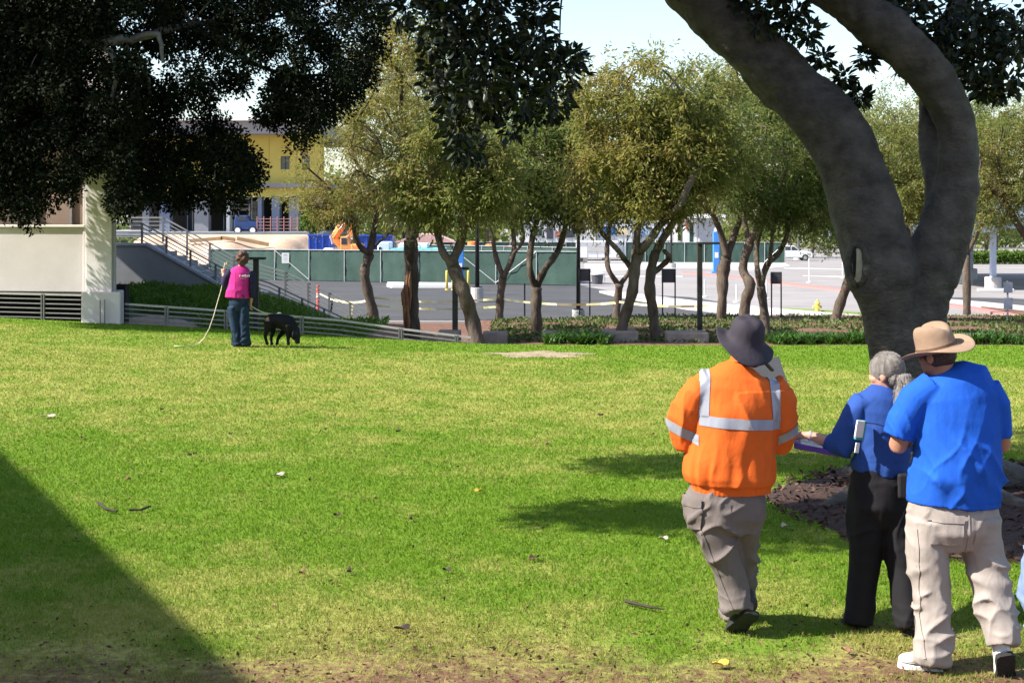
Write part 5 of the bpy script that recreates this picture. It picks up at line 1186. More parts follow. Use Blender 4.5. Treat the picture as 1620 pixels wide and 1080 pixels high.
M_hivis = cloth_mat('orange_hi_vis', (0.64, 0.115, 0.016), .06); M_reflect = mk('silver_tape', (0.26, 0.275, 0.32), .3, .12, 8, .05, 80, spec=.6)
M_greytrs = cloth_mat('grey_trousers', (0.145, 0.122, 0.113)); M_khaki = cloth_mat('pale_khaki', (0.30, 0.262, 0.236)); M_blacktrs = cloth_mat('black_trousers', (0.012, 0.011, 0.013))
M_royal = cloth_mat('royal_blue_cotton', (0.010, 0.082, 0.44), .08); M_navyswt = cloth_mat('dark_blue_sweatshirt', (0.020, 0.060, 0.24), .1); M_pink = cloth_mat('pink_vest', (0.44, 0.024, 0.18), .07)
M_navy2 = cloth_mat('navy_sleeve', (0.022, 0.018, 0.05)); M_denim = cloth_mat('blue_denim', (0.013, 0.026, 0.050), .3); M_denim2 = cloth_mat('pale_denim', (0.16, 0.22, 0.38), .2)
M_hatblk = cloth_mat('charcoal_hat', (0.036, 0.031, 0.040), .12); M_felt = cloth_mat('tan_felt', (0.25, 0.17, 0.115), .1); M_feltband = cloth_mat('brown_band', (0.14, 0.085, 0.06))
M_shoe = mk('dark_shoe', (0.028, 0.024, 0.022), .6, .2, 10, .2, 60); M_shoew = mk('white_trainer', (0.72, 0.70, 0.68), .6, .05, 10, .1, 60); M_sole = mk('black_sole', (0.018, 0.018, 0.018), .8, .2, 20, .5, 70); M_shoeb = mk('brown_shoe', (0.22, 0.11, 0.06), .6, .2, 10, .2, 60)
M_hairg = mk('grey_hair', (0.19, 0.165, 0.145), .5, .2, 5, .9, 60, col2=(0.46, 0.42, 0.385), stretch=(9, 9, 1.2)); M_hairb = mk('brown_hair', (0.035, 0.014, 0.010), .55, .2, 18, .9, 45, col2=(0.11, 0.045, 0.03)); M_haird = mk('dark_brown_hair', (0.03, 0.02, 0.015), .6, .2, 20, .6, 60, col2=(0.07, 0.045, 0.035))
def frame(fwd, pitch=0.0, roll=0.0):
    """head frame: x right, y forward, z up; fwd = heading from +Y, clockwise, in degrees"""
    return Matrix.Rotation(-math.radians(fwd), 3, 'Z') @ Matrix.Rotation(-math.radians(pitch), 3, 'X') @ Matrix.Rotation(math.radians(roll), 3, 'Y')
def head_into(m, c, R, s=1.0):
    def e(o, r): m.ell(c + R @ (Vector(o) * s), tuple(q * s for q in r), R)
    e((0, -.012, .03), (.076, .094, .092)); e((0, .025, -.035), (.062, .068, .078)); e((0, .055, -.078), (.036, .036, .032))
    e((0, .098, -.015), (.013, .018, .026)); e((0, .085, .02), (.05, .012, .012)); e((0, .088, -.055), (.026, .012, .009))
    for s_ in (-1, 1):
        e((s_ * .078, -.012, -.012), (.012, .022, .033)); e((s_ * .040, .055, -.02), (.026, .03, .022))
def hand_into(m, wrist, palm_dir, side_dir, s=1.0, curl=.6):
    """palm and five fingers of unequal length; side_dir points to the thumb, fingers curl towards palm_dir x side_dir"""
    a = Vector(palm_dir).normalized(); b = (Vector(side_dir) - a * a.dot(Vector(side_dir))).normalized(); n = a.cross(b)
    w = Vector(wrist); 
    m.loft([(*w, .026 * s, .022 * s), (*(w + a * .03 * s), .038 * s, .018 * s), (*(w + a * .075 * s), .043 * s, .017 * s), (*(w + a * .092 * s), .040 * s, .013 * s)], 12, True, ref=b)
    for i, (off, ln) in enumerate(((.030, .070), (.010, .080), (-.011, .074), (-.031, .058))):
        p = w + a * .085 * s + b * off * s; d = a.copy(); pts = [p]; rr = [.0098 * s]
        for j in range(3):
            d = (d * math.cos(curl) + n * math.sin(curl)); pts.append(pts[-1] + d * ln * s / 3); rr.append((.0092 - .0012 * j) * s)
        m.tube(pts, rr, 8)
    p = w + a * .028 * s + b * .030 * s; d = (a * .6 + b * .75 + n * .25).normalized(); q = p + d * .035 * s; d2 = (a * .85 + b * .3 + n * .45).normalized(); m.tube([p, q, q + d2 * .034 * s], [.0125 * s, .011 * s, .008 * s], 8)
def body(parent, name, mat, J, head, R, limbs, hands, hs=1.0, vox=.009):
    m = MB(); c = head; head_into(m, c, R, hs)
    for l in limbs: m.loft(l, 14)
    for h in hands: hand_into(m, *h)
    return fused(name, m, mat, parent, vox=vox, smooth=2)
def shoe(parent, heel, toe, up, mat, solemat=None, w=.046, name='shoe', ht=.095):
    heel, toe = Vector(heel), Vector(toe); d = toe - heel; t = d.normalized(); up = Vector(up); up = (up - t * up.dot(t)).normalized(); sd = t.cross(up)
    L_ = d.length; m = MB(); rings = []
    for f, ww, hh in ((.0, .6, .75), (.05, .82, .95), (.2, .88, 1.0), (.38, .82, .95), (.55, .92, .72), (.75, 1.0, .55), (.9, .85, .45), (1.0, .45, .28)):
        c = heel + d * f + up * (ht * hh / 2 + .012); ring = (*c, w * ww, ht * hh / 2); rings.append(ring)
    m.loft(rings, 14, True, ref=sd); m.loft([(*(heel + d * .12 + up * .06), w * .78, w * .85), (*(heel + d * .14 + up * .14), w * .80, w * .9)], 12)
    o = fused(name, m, mat, parent, vox=.010, smooth=3)
    s_ = MB(); n = 14; top = []
    prof = [(0, .55), (.04, .8), (.2, .9), (.4, .82), (.58, .95), (.78, 1.04), (.93, .85), (1.01, .4)]
    out = [heel + d * f + sd * w * 1.05 * ww for f, ww in prof] + [heel + d * f - sd * w * 1.05 * ww for f, ww in prof[::-1]]
    s_.prism([q - up * .012 for q in out], up * .026); build('sole', s_, solemat or M_sole, o, recalc=True)
    return o
def ridge(co, sx, sy, sz, seed, ang, power=4):
    """sharp broken creases running across a direction tilted by ang in the picture plane"""
    c_, s_ = math.cos(ang), math.sin(ang); q = co.copy(); wx = .035 * vnoise(co, 6, 6, 6, seed + 7); wz = .035 * vnoise(co, 7, 7, 7, seed + 8)
    x, z = co[:, 0] + wx, co[:, 2] + wz; q[:, 0] = x * c_ - z * s_; q[:, 2] = x * s_ + z * c_
    mask = np.clip(vnoise(co, 5, 5, 5, seed + 9) * 1.3 + .35, 0, 1)
    return (1 - np.abs(vnoise(q, sx, sy, sz, seed))) ** power * mask
def legfold(seed, amp=1.0, knee=None, ankle=None, ybig=1.0):
    def f(co, no):
        zz = co[:, 2]; lo = 1 - sst(.08, .40, zz); kn = np.exp(-((zz - .48) / .16) ** 2)
        d = .030 * ridge(co, 5, 5, 11, seed, .5, 5) * (.40 + .6 * kn + .7 * lo) + .028 * ridge(co, 5, 5, 12, seed + 20, -.6, 5) * (.40 + .7 * kn + .5 * lo)
        d += .022 * ridge(co, 11, 11, 2.2, seed + 40, .12, 4) * (.5 + .5 * sst(.3, .7, zz)) + .010 * ridge(co, 7, 7, 18, seed + 60, .1) * lo
        return amp * (d - .004 + .004 * vnoise(co, 7, 7, 5, seed + 2))
    return f
def person(label, loc): return thing('person', label, 'person', loc)

# ---- man in the orange hi-vis jacket
Y0 = 8.2
def J(px, py, dy=0.0): p = P(px, py, Y0 + dy); return (p.x, p.y, p.z)
def R3(px, py, rx, ry, dy=0.0): return (*J(px, py, dy), rx, ry)
o1 = person('man in an orange high visibility jacket, grey trousers and dark sun hat walking away', (J(1165, 1000)[0], Y0, float(zlawn(J(1165, 1000)[0], Y0))))
Rh = frame(8, 12, 0)
hc = Vector(J(1178, 548, .04))
body(o1, 'body', M_skin, J, hc, Rh, [[R3(1175, 590, .055, .06), R3(1177, 560, .055, .06, .02)], [R3(1165, 600, .14, .09), R3(1160, 700, .16, .11), R3(1155, 780, .17, .12)],
     [R3(1082, 688, .04, .04, .02), R3(1120, 668, .032, .032, .30)], [R3(1238, 700, .04, .04, .02), R3(1212, 640, .032, .032, .30)], [R3(1125, 800, .09, .1), R3(1145, 880, .06, .07), R3(1165, 955, .04, .05)], [R3(1182, 800, .08, .1), R3(1177, 880, .05, .07, .15), R3(1167, 955, .035, .05, .33)]],
     [(J(1120, 668, .30), (.45, .85, .25), (.2, -.2, 1), 1.0, .75), (J(1212, 640, .30), (-.1, .9, .45), (-.4, -.2, .8), 1.0, .75)])
m = MB()
m.loft([R3(1176, 574, .075, .075), R3(1172, 583, .13, .10), R3(1170, 594, .205, .125), R3(1169, 612, .232, .15), R3(1164, 650, .240, .17), R3(1160, 695, .243, .18), R3(1158, 730, .252, .185), R3(1157, 752, .252, .185), R3(1157, 764, .236, .17), R3(1157, 780, .232, .16)], 30)
m.loft([R3(1128, 602, .09, .09), R3(1100, 628, .098, .10, .01), R3(1086, 662, .094, .10, .02), R3(1086, 690, .082, .09, .05), R3(1104, 690, .07, .07, .16), R3(1118, 672, .055, .055, .27)], 18)
m.loft([R3(1218, 606, .09, .09), R3(1236, 636, .088, .09, .01), R3(1237, 672, .082, .09, .02), R3(1235, 698, .074, .085, .06), R3(1224, 680, .066, .066, .18), R3(1213, 648, .052, .052, .28)], 18)
zh = J(0, 764)[2]; zwv = J(0, 660)[2]
def jfold(co, no):
    z = co[:, 2]; low = np.exp(-((z - (zh + .085)) / .11) ** 2); hem = 1 - sst(zh - .012, zh + .012, z)
    d = low * (.030 * ridge(co, 13, 13, 1.6, 11, .05, 2) + .012 * vnoise(co, 24, 24, 3, 12)) + .020 * ridge(co, 8, 6, 2.0, 14, .22, 3) * (z < zwv + .16) + .012 * ridge(co, 9, 6, 3.0, 16, -.3, 3)
    ax = np.abs(co[:, 0] - J(1164, 0)[0]); slv = sst(.20, .27, ax) * (z > zwv - .12)
    return (d + slv * .020 * ridge(co, 5, 5, 13, 15, .5, 3)) * (1 - hem) + hem * .0012 * np.sin(co[:, 0] * 260) - .008
jk = fused('jacket', m, M_hivis, o1, vox=.008, smooth=4, fold=jfold)
def surf_band(name, obj, parent, mat, test, lift=.004):
    """faces of a garment inside a region, lifted to a thin separate strip"""
    me = obj.data; off = np.array(rootloc(obj)); n = len(me.vertices); co = np.empty(n * 3, np.float32); me.vertices.foreach_get('co', co); co = co.reshape(-1, 3).astype(float); no = np.empty(n * 3, np.float32); me.vertices.foreach_get('normal', no); no = no.reshape(-1, 3).astype(float)
    keep = test(co + off, no); idx = -np.ones(n, int); vv, ff = [], []
    for p in me.polygons:
        vs_ = list(p.vertices)
        if all(keep[i] for i in vs_):
            for i in vs_:
                if idx[i] < 0: idx[i] = len(vv); vv.append(tuple(co[i] + no[i] * lift))
            ff.append([int(idx[i]) for i in vs_])
    m2 = bpy.data.meshes.new(name); m2.from_pydata(vv, [], ff); m2.materials.append(mat); m2.polygons.foreach_set('use_smooth', [True] * len(ff))
    return link_mesh(name, m2, parent)
def PX(co): return 810 + F * co[:, 0] / co[:, 1], HY + F * (CAMZ - co[:, 2]) / co[:, 1]
def surf_cut(name, obj, parent, mat, planes, lift=.004):
    off = rootloc(obj); bm = bmesh.new(); bm.from_mesh(obj.data)
    for p, n in planes:
        bmesh.ops.bisect_plane(bm, geom=bm.verts[:] + bm.edges[:] + bm.faces[:], plane_co=Vector(p) - off, plane_no=Vector(n), clear_inner=True)
    bm.normal_update()
    for v in bm.verts: v.co = v.co + v.normal * lift
    m2 = bpy.data.meshes.new(name); bm.to_mesh(m2); bm.free(); m2.materials.clear(); m2.materials.append(mat); m2.polygons.foreach_set('use_smooth', [True] * len(m2.polygons))
    return link_mesh(name, m2, parent)
def strip(name, obj, parent, mat, c, half, ang, extra):
    """strip of half-width half round a line through c; ang = direction of the line in the picture plane"""
    n = Vector((-math.sin(ang), 0, math.cos(ang))); c = Vector(c)
    return surf_cut(name, obj, parent, mat, [(c - n * half, n), (c + n * half, -n)] + extra)
X0, X1 = Vector((1, 0, 0)), Vector((-1, 0, 0)); Zu, Zd = Vector((0, 0, 1)), Vector((0, 0, -1)); Bk = Vector((0, -1, 0))
strip('waist_reflector', jk, jk, M_reflect, J(1164, 664), .029, -.055, [(J(1104, 0), X0), (J(1231, 0), X1)])
strip('shoulder_reflector', jk, jk, M_reflect, J(1112, 620), .027, math.pi / 2 - .06, [(J(0, 656), Zu), (J(0, 575), Zd)])
strip('shoulder_reflector', jk, jk, M_reflect, J(1222, 620), .027, math.pi / 2 + .05, [(J(0, 662), Zu), (J(0, 575), Zd)])
strip('sleeve_reflector', jk, jk, M_reflect, J(1084, 684), .026, -.45, [(J(1103, 0), X1)])
strip('sleeve_reflector', jk, jk, M_reflect, J(1240, 690), .026, .45, [(J(1230, 0), X0)])
build('collar', MB().loft([R3(1176, 577, .082, .085), R3(1177, 566, .075, .078, .01)], 24, False), M_hivis, jk, smooth=True)
m = MB()
m.loft([R3(1153, 762, .20, .14), R3(1150, 790, .222, .155), R3(1150, 815, .222, .158), R3(1150, 838, .18, .13)], 26)
m.loft([R3(1124, 805, .122, .14), R3(1137, 850, .108, .125), R3(1150, 890, .094, .11), R3(1159, 925, .086, .10), R3(1166, 950, .080, .09, -.02), R3(1168, 963, .080, .092, -.03)], 22)
m.loft([R3(1180, 805, .108, .13), R3(1178, 850, .080, .115, .07), R3(1176, 890, .068, .10, .15), R3(1172, 930, .064, .085, .25), R3(1166, 960, .064, .08, .33), R3(1162, 982, .066, .082, .35)], 22)
tr1 = fused('trousers', m, M_greytrs, o1, vox=.008, smooth=3, fold=legfold(21, 1.15))
surf_cut('cargo_pocket', tr1, tr1, M_greytrs, [(J(1107, 0), X1), (J(0, 832), Zu), (J(0, 784), Zd), (J(0, 0, .08), Bk)], .012)
surf_cut('pocket_flap', tr1, tr1, M_greytrs, [(J(1108, 0), X1), (J(0, 798), Zu), (J(0, 783), Zd), (J(0, 0, .09), Bk)], .017)
surf_cut('back_pocket', tr1, tr1, M_greytrs, [(J(1118, 0), X0), (J(1150, 0), X1), (J(0, 826), Zu), (J(0, 788), Zd), (J(0, 0, 0), Bk)], .004)
strip('side_seam', tr1, tr1, M_greytrs, J(1124, 880), .006, math.pi / 2 + .38, [(J(0, 960), Zu), (J(0, 832), Zd), (J(0, 0, .02), Bk)])
shoe(o1, J(1191, 968, -.10), J(1158, 1000, .07), (.1, .62, .78), M_shoe, w=.054, ht=.11)
shoe(o1, J(1180, 990, .30), J(1150, 984, .55), (0, 0, 1), M_shoe)
# sun hat
def hat(parent, name, c, R, mat, crown_r, crown_h, brim_r, brimz, topfn=None, n=48, band=None, thick=.006, rx=1.0, ry=1.12):
    m = MB(); vs_, fs_ = [], []
    prof = [(0.0, crown_h, 0), (crown_r * .45, crown_h * .985, 0), (crown_r * .75, crown_h * .93, 0), (crown_r * .92, crown_h * .78, 0), (crown_r * .98, crown_h * .45, 0), (crown_r, 0.0, 0), (crown_r + (brim_r - crown_r) * .33, 0, .33), (crown_r + (brim_r - crown_r) * .66, 0, .66), (brim_r, 0, 1.0)]
    for r, z, f in prof[1:]:
        for k in range(n):
            th = 2 * math.pi * k / n; x = r * math.cos(th) * rx; y = r * math.sin(th) * ry; zz = z
            if f: zz = brimz(th, f)
            elif topfn: zz = z + topfn(x, y, z / crown_h)
            vs_.append(c + R @ Vector((x, y, zz)))
    vs_.append(c + R @ Vector((0, 0, crown_h + (topfn(0, 0, 1.0) if topfn else 0)))); top = len(vs_) - 1
    for k in range(n): fs_.append((top, k, (k + 1) % n))
    for i in range(len(prof) - 2):
        for k in range(n): fs_.append((i * n + k, (i + 1) * n + k, (i + 1) * n + (k + 1) % n, i * n + (k + 1) % n))
    m.add(vs_, fs_); o = build(name, m, mat, parent, smooth=True, recalc=True)
    md = o.modifiers.new('thick', 'SOLIDIFY'); md.thickness = thick; sb = o.modifiers.new('sub', 'SUBSURF'); sb.levels = 1; sb.render_levels = 1
    if band:
        bm_ = MB(); vs_ = []
        for z in (.002, .026):
            for k in range(n):
                th = 2 * math.pi * k / n; vs_.append(c + R @ Vector(((crown_r + .004) * math.cos(th) * rx, (crown_r + .004) * math.sin(th) * ry, z)))
        bm_.add(vs_, [(k, (k + 1) % n, n + (k + 1) % n, n + k) for k in range(n)]); build('hat_band', bm_, band, o, smooth=True)
    return o
def brim1(th, f):
    # th: 0 right, 90 deg forward, 270 back
    back = max(0, -math.sin(th)); left = max(0, -math.cos(th)); right = max(0, math.cos(th)); fr = max(0, math.sin(th))
    return f * (-.085 * back ** 1.3 + .022 * left - .04 * right - .03 * fr) + .006 * math.sin(th * 5) * f
def crumple(x, y, t): return .006 * math.sin(x * 60 + y * 25) * t + .004 * math.sin(y * 80 - x * 30)
hat(o1, 'sun_hat', hc + Vector((.005, -.005, .045)), frame(5, -14, 12), M_hatblk, .100, .125, .175, brim1, crumple)
build('hat_strap', MB().bar(J(1204, 566, -.03), J(1222, 586, .06), .02, .012), M_black, o1)
cb0 = Vector(J(1212, 640, .42))
t = thing('clipboard', 'grey clipboard held up in front of the man in orange', 'clipboard', J(1222, 610, .38))
M_clip = mk('grey_board', (0.05, 0.052, 0.056), .5, .08, 8, .05, 60)
Mx = Matrix.Rotation(math.radians(-14), 3, 'Y') @ Matrix.Rotation(math.radians(-28), 3, 'X')
build('board', MB().box(J(1216, 600, .40), (.20, .008, .25), M=Mx), M_clip, t, bevel=.003)
build('clip', MB().box(Vector(J(1216, 600, .40)) + Mx @ Vector((0, .012, .115)), (.09, .015, .03), M=Mx), M_galv, t)

# ---- man in the blue t-shirt
Y0 = 7.6
o2 = person('man in a bright blue t-shirt, pale khaki trousers and tan felt hat walking away', (J(1500, 1060)[0], Y0, 0))
Rh = frame(-38, 8, 0); hc = Vector(J(1482, 562, .02))
body(o2, 'body', M_skin2, J, hc, Rh, [[R3(1496, 600, .06, .065), R3(1488, 565, .058, .064, .01)], [R3(1510, 610, .14, .1), R3(1512, 700, .15, .12), R3(1508, 790, .16, .12)],
     [R3(1455, 620, .05, .05), R3(1430, 680, .052, .052), R3(1421, 703, .050, .052, .03), R3(1432, 696, .044, .044, .15), R3(1450, 678, .030, .030, .30)], [R3(1576, 620, .05, .05), R3(1584, 680, .047, .047), R3(1586, 702, .045, .047, .04), R3(1574, 692, .04, .04, .16), R3(1552, 676, .028, .028, .30)],
     [R3(1472, 830, .09, .1), R3(1474, 920, .06, .07), R3(1474, 1030, .04, .05)], [R3(1543, 830, .09, .1), R3(1565, 920, .06, .07, -.05), R3(1588, 1015, .04, .05, -.12)]],
     [(J(1450, 678, .30), (.4, .8, .3), (.1, -.2, 1), 1.0, .7), (J(1552, 676, .30), (-.5, .8, .3), (-.1, -.2, 1), 1.0, .7)])
build('hair', MB().ell(hc + Rh @ Vector((0, -.018, .01)), (.082, .094, .085), Rh), M_haird, o2, smooth=True)
gl = MB(); gl.tube([hc + Rh @ Vector((-.082, -.01, .012)), hc + Rh @ Vector((-.078, .085, .012))], .0035, 6); build('glasses_arm', gl, mk('gold_metal', (.6, .4, .12), .3, .1, 5, 0, metal=.8), o2)
m = MB()
m.loft([R3(1493, 583, .078, .078), R3(1497, 590, .12, .10), R3(1507, 602, .195, .13), R3(1513, 625, .222, .155), R3(1515, 660, .226, .172), R3(1513, 710, .226, .182), R3(1511, 755, .232, .186), R3(1509, 796, .236, .186)], 30)
m.loft([R3(1478, 610, .09, .10), R3(1448, 632, .092, .10), R3(1430, 662, .086, .095, .005), R3(1421, 690, .079, .09, .01)], 18)
m.loft([R3(1560, 612, .08, .09), R3(1580, 640, .066, .085), R3(1583, 665, .060, .08, .01), R3(1583, 688, .056, .075, .02)], 18)
def tfold(co, no):
    z = co[:, 2]; low = .30 + .9 * (1 - sst(J(0, 770)[2], J(0, 620)[2], z))
    d = .034 * ridge(co, 9, 4, 1.8, 31, -.62, 4) + .022 * ridge(co, 15, 5, 2.2, 32, -.5, 4) + .012 * ridge(co, 12, 5, 2.5, 34, .5, 5)
    return d * low * (1 - .65 * (1 - sst(J(0, 800)[2], J(0, 765)[2], z))) + .004 * vnoise(co, 18, 18, 3, 33) * np.exp(-((z - J(0, 790)[2]) / .06) ** 2) - .006
ts = fused('t_shirt', m, M_royal, o2, vox=.008, smooth=4, fold=tfold)
m = MB()
m.loft([R3(1508, 772, .205, .16), R3(1508, 805, .232, .175), R3(1508, 835, .236, .18), R3(1508, 865, .17, .13)], 26)
m.loft([R3(1471, 820, .120, .155), R3(1467, 860, .110, .135), R3(1470, 910, .098, .115), R3(1475, 960, .087, .10), R3(1474, 1005, .088, .10, -.01), R3(1472, 1045, .090, .10, -.02)], 22)
m.loft([R3(1545, 820, .122, .155), R3(1551, 860, .110, .135, -.01), R3(1561, 905, .098, .115, -.04), R3(1573, 950, .092, .102, -.09), R3(1583, 990, .083, .092, -.14), R3(1588, 1020, .076, .085, -.17)], 22)
tr2 = fused('trousers', m, M_khaki, o2, vox=.008, smooth=3, fold=legfold(41, 1.3))
surf_cut('back_pocket', tr2, tr2, M_khaki, [(J(1457, 0), X0), (J(1508, 0), X1), (J(0, 850), Zu), (J(0, 806), Zd), (J(0, 0, 0), Bk)], .010)
surf_cut('pocket_flap', tr2, tr2, M_khaki, [(J(1456, 0), X0), (J(1509, 0), X1), (J(0, 816), Zu), (J(0, 804), Zd), (J(0, 0, 0), Bk)], .014)
surf_cut('back_pocket', tr2, tr2, M_khaki, [(J(1526, 0), X0), (J(1566, 0), X1), (J(0, 850), Zu), (J(0, 812), Zd), (J(0, 0, 0), Bk)], .004)
strip('seat_seam', tr2, tr2, M_khaki, J(1516, 830), .004, math.pi / 2, [(J(0, 868), Zu), (J(0, 0, 0), Bk)])
strip('side_seam', tr2, tr2, M_khaki, J(1446, 900), .006, math.pi / 2 + .05, [(J(0, 1030), Zu), (J(0, 830), Zd), (J(0, 0, .02), Bk)])
surf_cut('shirt_hem', ts, ts, M_royal, [(J(0, 788), Zd)], .003)
strip('sleeve_hem', ts, ts, M_royal, J(1421, 686), .012, -.35, [(J(1446, 0), X1)])
shoe(o2, J(1492, 1060, -.02), J(1421, 1049, .05), (0, 0, 1), M_shoew, M_shoew, w=.052, ht=.10)
shoe(o2, J(1590, 1034, -.22), J(1592, 1092, -.06), (0, .9, .35), M_shoew, M_sole, w=.052)
def brim2(th, f): 
    return f * f * (.035 * abs(math.cos(th)) ** 2 - .028 * abs(math.sin(th)) ** 2)
def pinch(x, y, t): 
    g = t ** 3; return g * (-.030 * math.exp(-(x / .030) ** 2) + .012 * (y > 0) * abs(y) / .1 - .012 * (y < 0) * abs(y) / .1) + .016 * g * abs(x) / .1
hat(o2, 'felt_hat', hc + Vector((.0, -.005, .034)), frame(-38, 11, -13), M_felt, .095, .138, .178, brim2, pinch, band=M_feltband, rx=1.0, ry=1.15)

# ---- woman in dark blue between them
Y0 = 8.35
o3 = person('woman with grey ponytail, dark blue sweatshirt and black trousers holding a purple folder', (J(1390, 990)[0], Y0, 0))
Rh = frame(-52, 8, 0); hc = Vector(J(1402, 592, 0))
body(o3, 'body', M_skin, J, hc, Rh, [[R3(1404, 632, .05, .052), R3(1402, 600, .05, .052)], [R3(1400, 640, .11, .09), R3(1396, 700, .12, .1), R3(1392, 770, .14, .11)],
     [R3(1338, 700, .036, .04, .0), R3(1312, 698, .037, .037, .04), R3(1292, 692, .031, .031, .07), R3(1278, 688, .025, .025, .09)], [R3(1440, 650, .045, .045), R3(1442, 700, .04, .04, .04), R3(1425, 700, .03, .03, .25)],
     [R3(1372, 820, .08, .09), R3(1366, 900, .055, .06), R3(1358, 975, .036, .045)], [R3(1415, 820, .08, .09), R3(1428, 900, .055, .06, -.06), R3(1437, 985, .036, .045, -.14)]],
     [(J(1278, 688, .09), (-.9, .35, -.12), (-.2, .9, .2), .95, -.62), (J(1425, 700, .25), (-.7, .7, 0), (0, 0, 1), .95, .6)], .96)
def hairfold(co, no):
    q = co - np.array(hc); an = np.arctan2(q[:, 0], q[:, 1]); return .003 * np.sin(an * 46 + q[:, 2] * 60) + .003 * vnoise(co, 60, 60, 14, 51)
m = MB(); m.ell(hc + Rh @ Vector((0, -.012, .036)), (.086, .099, .094), Rh, 24, 16); m.ell(hc + Rh @ Vector((0, -.055, -.02)), (.068, .058, .07), Rh)
tie = Vector(J(1424, 596, -.06)); m.ell(tie, (.030, .032, .032))
hr = fused('hair', m, M_hairg, o3, vox=.008, smooth=3, fold=hairfold)
m = MB(); m.loft([(*tie, .022, .022), *[R3(a_, b_, r_, r_ * .8, d_) for a_, b_, r_, d_ in ((1430, 597, .046, -.09), (1432, 613, .052, -.10), (1428, 632, .048, -.11), (1424, 650, .034, -.12), (1427, 664, .012, -.12))]], 14)
fused('ponytail', m, M_hairg, hr, vox=.007, smooth=2, fold=lambda co, no: .004 * np.sin(co[:, 0] * 420 + co[:, 2] * 40) + .003 * vnoise(co, 90, 90, 12, 52))
st = MB()
for i in range(420):
    an = random.uniform(-2.75, 2.75); el = random.uniform(.05, 1.25); u = Vector((math.sin(an) * math.cos(el), math.cos(an) * math.cos(el) * .9, math.sin(el)))
    a0 = hc + Rh @ Vector((u.x * .088, u.y * .100 - .012, u.z * .094 + .036)); ps = []
    for q in range(7):
        f = q / 6; p = a0.lerp(tie, f); cc_ = hc + Rh @ Vector((0, -.012, .036)); loc_ = Rh.transposed() @ (p - cc_); k_ = math.sqrt((loc_.x / .087) ** 2 + (loc_.y / .100) ** 2 + (loc_.z / .095) ** 2)
        if k_ < 1.02 and f < .92: p = cc_ + Rh @ (loc_ * (1.02 / max(k_, .2)))
        ps.append(p + Vector((random.gauss(0, .0012), random.gauss(0, .0012), random.gauss(0, .0012))))
    st.tube(ps, [.0014] * 7, 4, False)
for i in range(110):
    dx, dy = random.gauss(0, .018), random.gauss(0, .018); ps = []
    for a_, b_, d_, w_ in ((1424, 596, -.06, .3), (1431, 598, -.09, .9), (1433, 615, -.10, 1.15), (1429, 634, -.11, 1.1), (1425, 652, -.12, .8), (1427, 668 + random.uniform(-8, 8), -.12, .45)): ps.append(Vector(J(a_, b_, d_)) + Vector((dx * w_, dy * w_, 0)) * 1.45)
    st.tube(ps, [.0014] * 6, 4, False)
tag(build('hair_strands', st, M_hairg, hr), kind='stuff')
build('hair_tie', MB().rev([(.024, -.008), (.026, 0), (.024, .008)], tie, 12), M_black, hr)
m = MB()
m.loft([R3(1404, 612, .066, .066), R3(1402, 619, .10, .085), R3(1400, 630, .155, .11), R3(1397, 650, .172, .13), R3(1396, 690, .160, .14), R3(1396, 722, .158, .14), R3(1394, 738, .168, .145), R3(1392, 750, .165, .14)], 28)
m.loft([R3(1370, 634, .078, .09), R3(1352, 660, .078, .085), R3(1340, 688, .078, .082), R3(1330, 705, .074, .075, .0), R3(1317, 701, .062, .062, .04), R3(1309, 698, .052, .052, .05)], 18)
m.loft([R3(1430, 634, .07, .08), R3(1441, 665, .066, .072), R3(1443, 698, .058, .06, .03), R3(1430, 702, .05, .05, .16)], 16)
def sfold(co, no):
    q = co.copy(); ax = np.maximum(0, J(1360, 0)[0] - co[:, 0]); q[:, 2] += .6 * ax
    return .016 * ridge(q, 5, 5, 14, 61, .5, 3) * (.4 + 1.0 * (ax > 0)) + .014 * ridge(co, 7, 5, 5, 62, -.7, 3) + .006 * vnoise(co, 20, 20, 5, 63) * (co[:, 2] < J(0, 725)[2]) - .006
fused('sweatshirt', m, M_navyswt, o3, vox=.008, smooth=3, fold=sfold)
m = MB()
m.loft([R3(1392, 738, .15, .125), R3(1391, 770, .17, .148), R3(1391, 800, .178, .155), R3(1391, 830, .14, .12)], 24)
m.loft([R3(1371, 800, .105, .13), R3(1370, 850, .10, .115), R3(1367, 900, .09, .10), R3(1361, 945, .083, .092), R3(1357, 984, .082, .095, -.01)], 20)
m.loft([R3(1414, 800, .10, .13), R3(1420, 850, .093, .112, -.03), R3(1427, 900, .08, .095, -.07), R3(1433, 950, .072, .085, -.13), R3(1438, 992, .068, .08, -.17)], 20)
fused('trousers', m, M_blacktrs, o3, vox=.011, smooth=3, fold=legfold(71, .8))
build('belt_pouch', MB().box(J(1428, 768, -.13), (.06, .05, .14)), M_black, o3, bevel=.012)
shoe(o3, J(1366, 994, -.03), J(1336, 980, .12), (0, 0, 1), M_shoeb, w=.042)
shoe(o3, J(1440, 1000, -.20), J(1434, 1012, -.02), (0, .35, .9), M_shoeb, w=.042)
fd = thing('folder', 'purple folder with white papers resting on the forearm of the ponytailed woman', 'folder', J(1300, 712, .12))
M_purple = mk('purple_plastic', (0.075, 0.022, 0.24), .4, .08, 6, .04, 60)
a_ = Vector(J(1256, 701, .0)); b_ = Vector(J(1346, 718, -.02)); e_ = b_ - a_; up = Vector((0, 0, 1)); fw = Vector((.05, .27, -.005))
build('cover', MB().prism([a_, b_, b_ + fw, a_ + fw], Vector((0, 0, -.030))), M_purple, fd, bevel=.006, recalc=True)
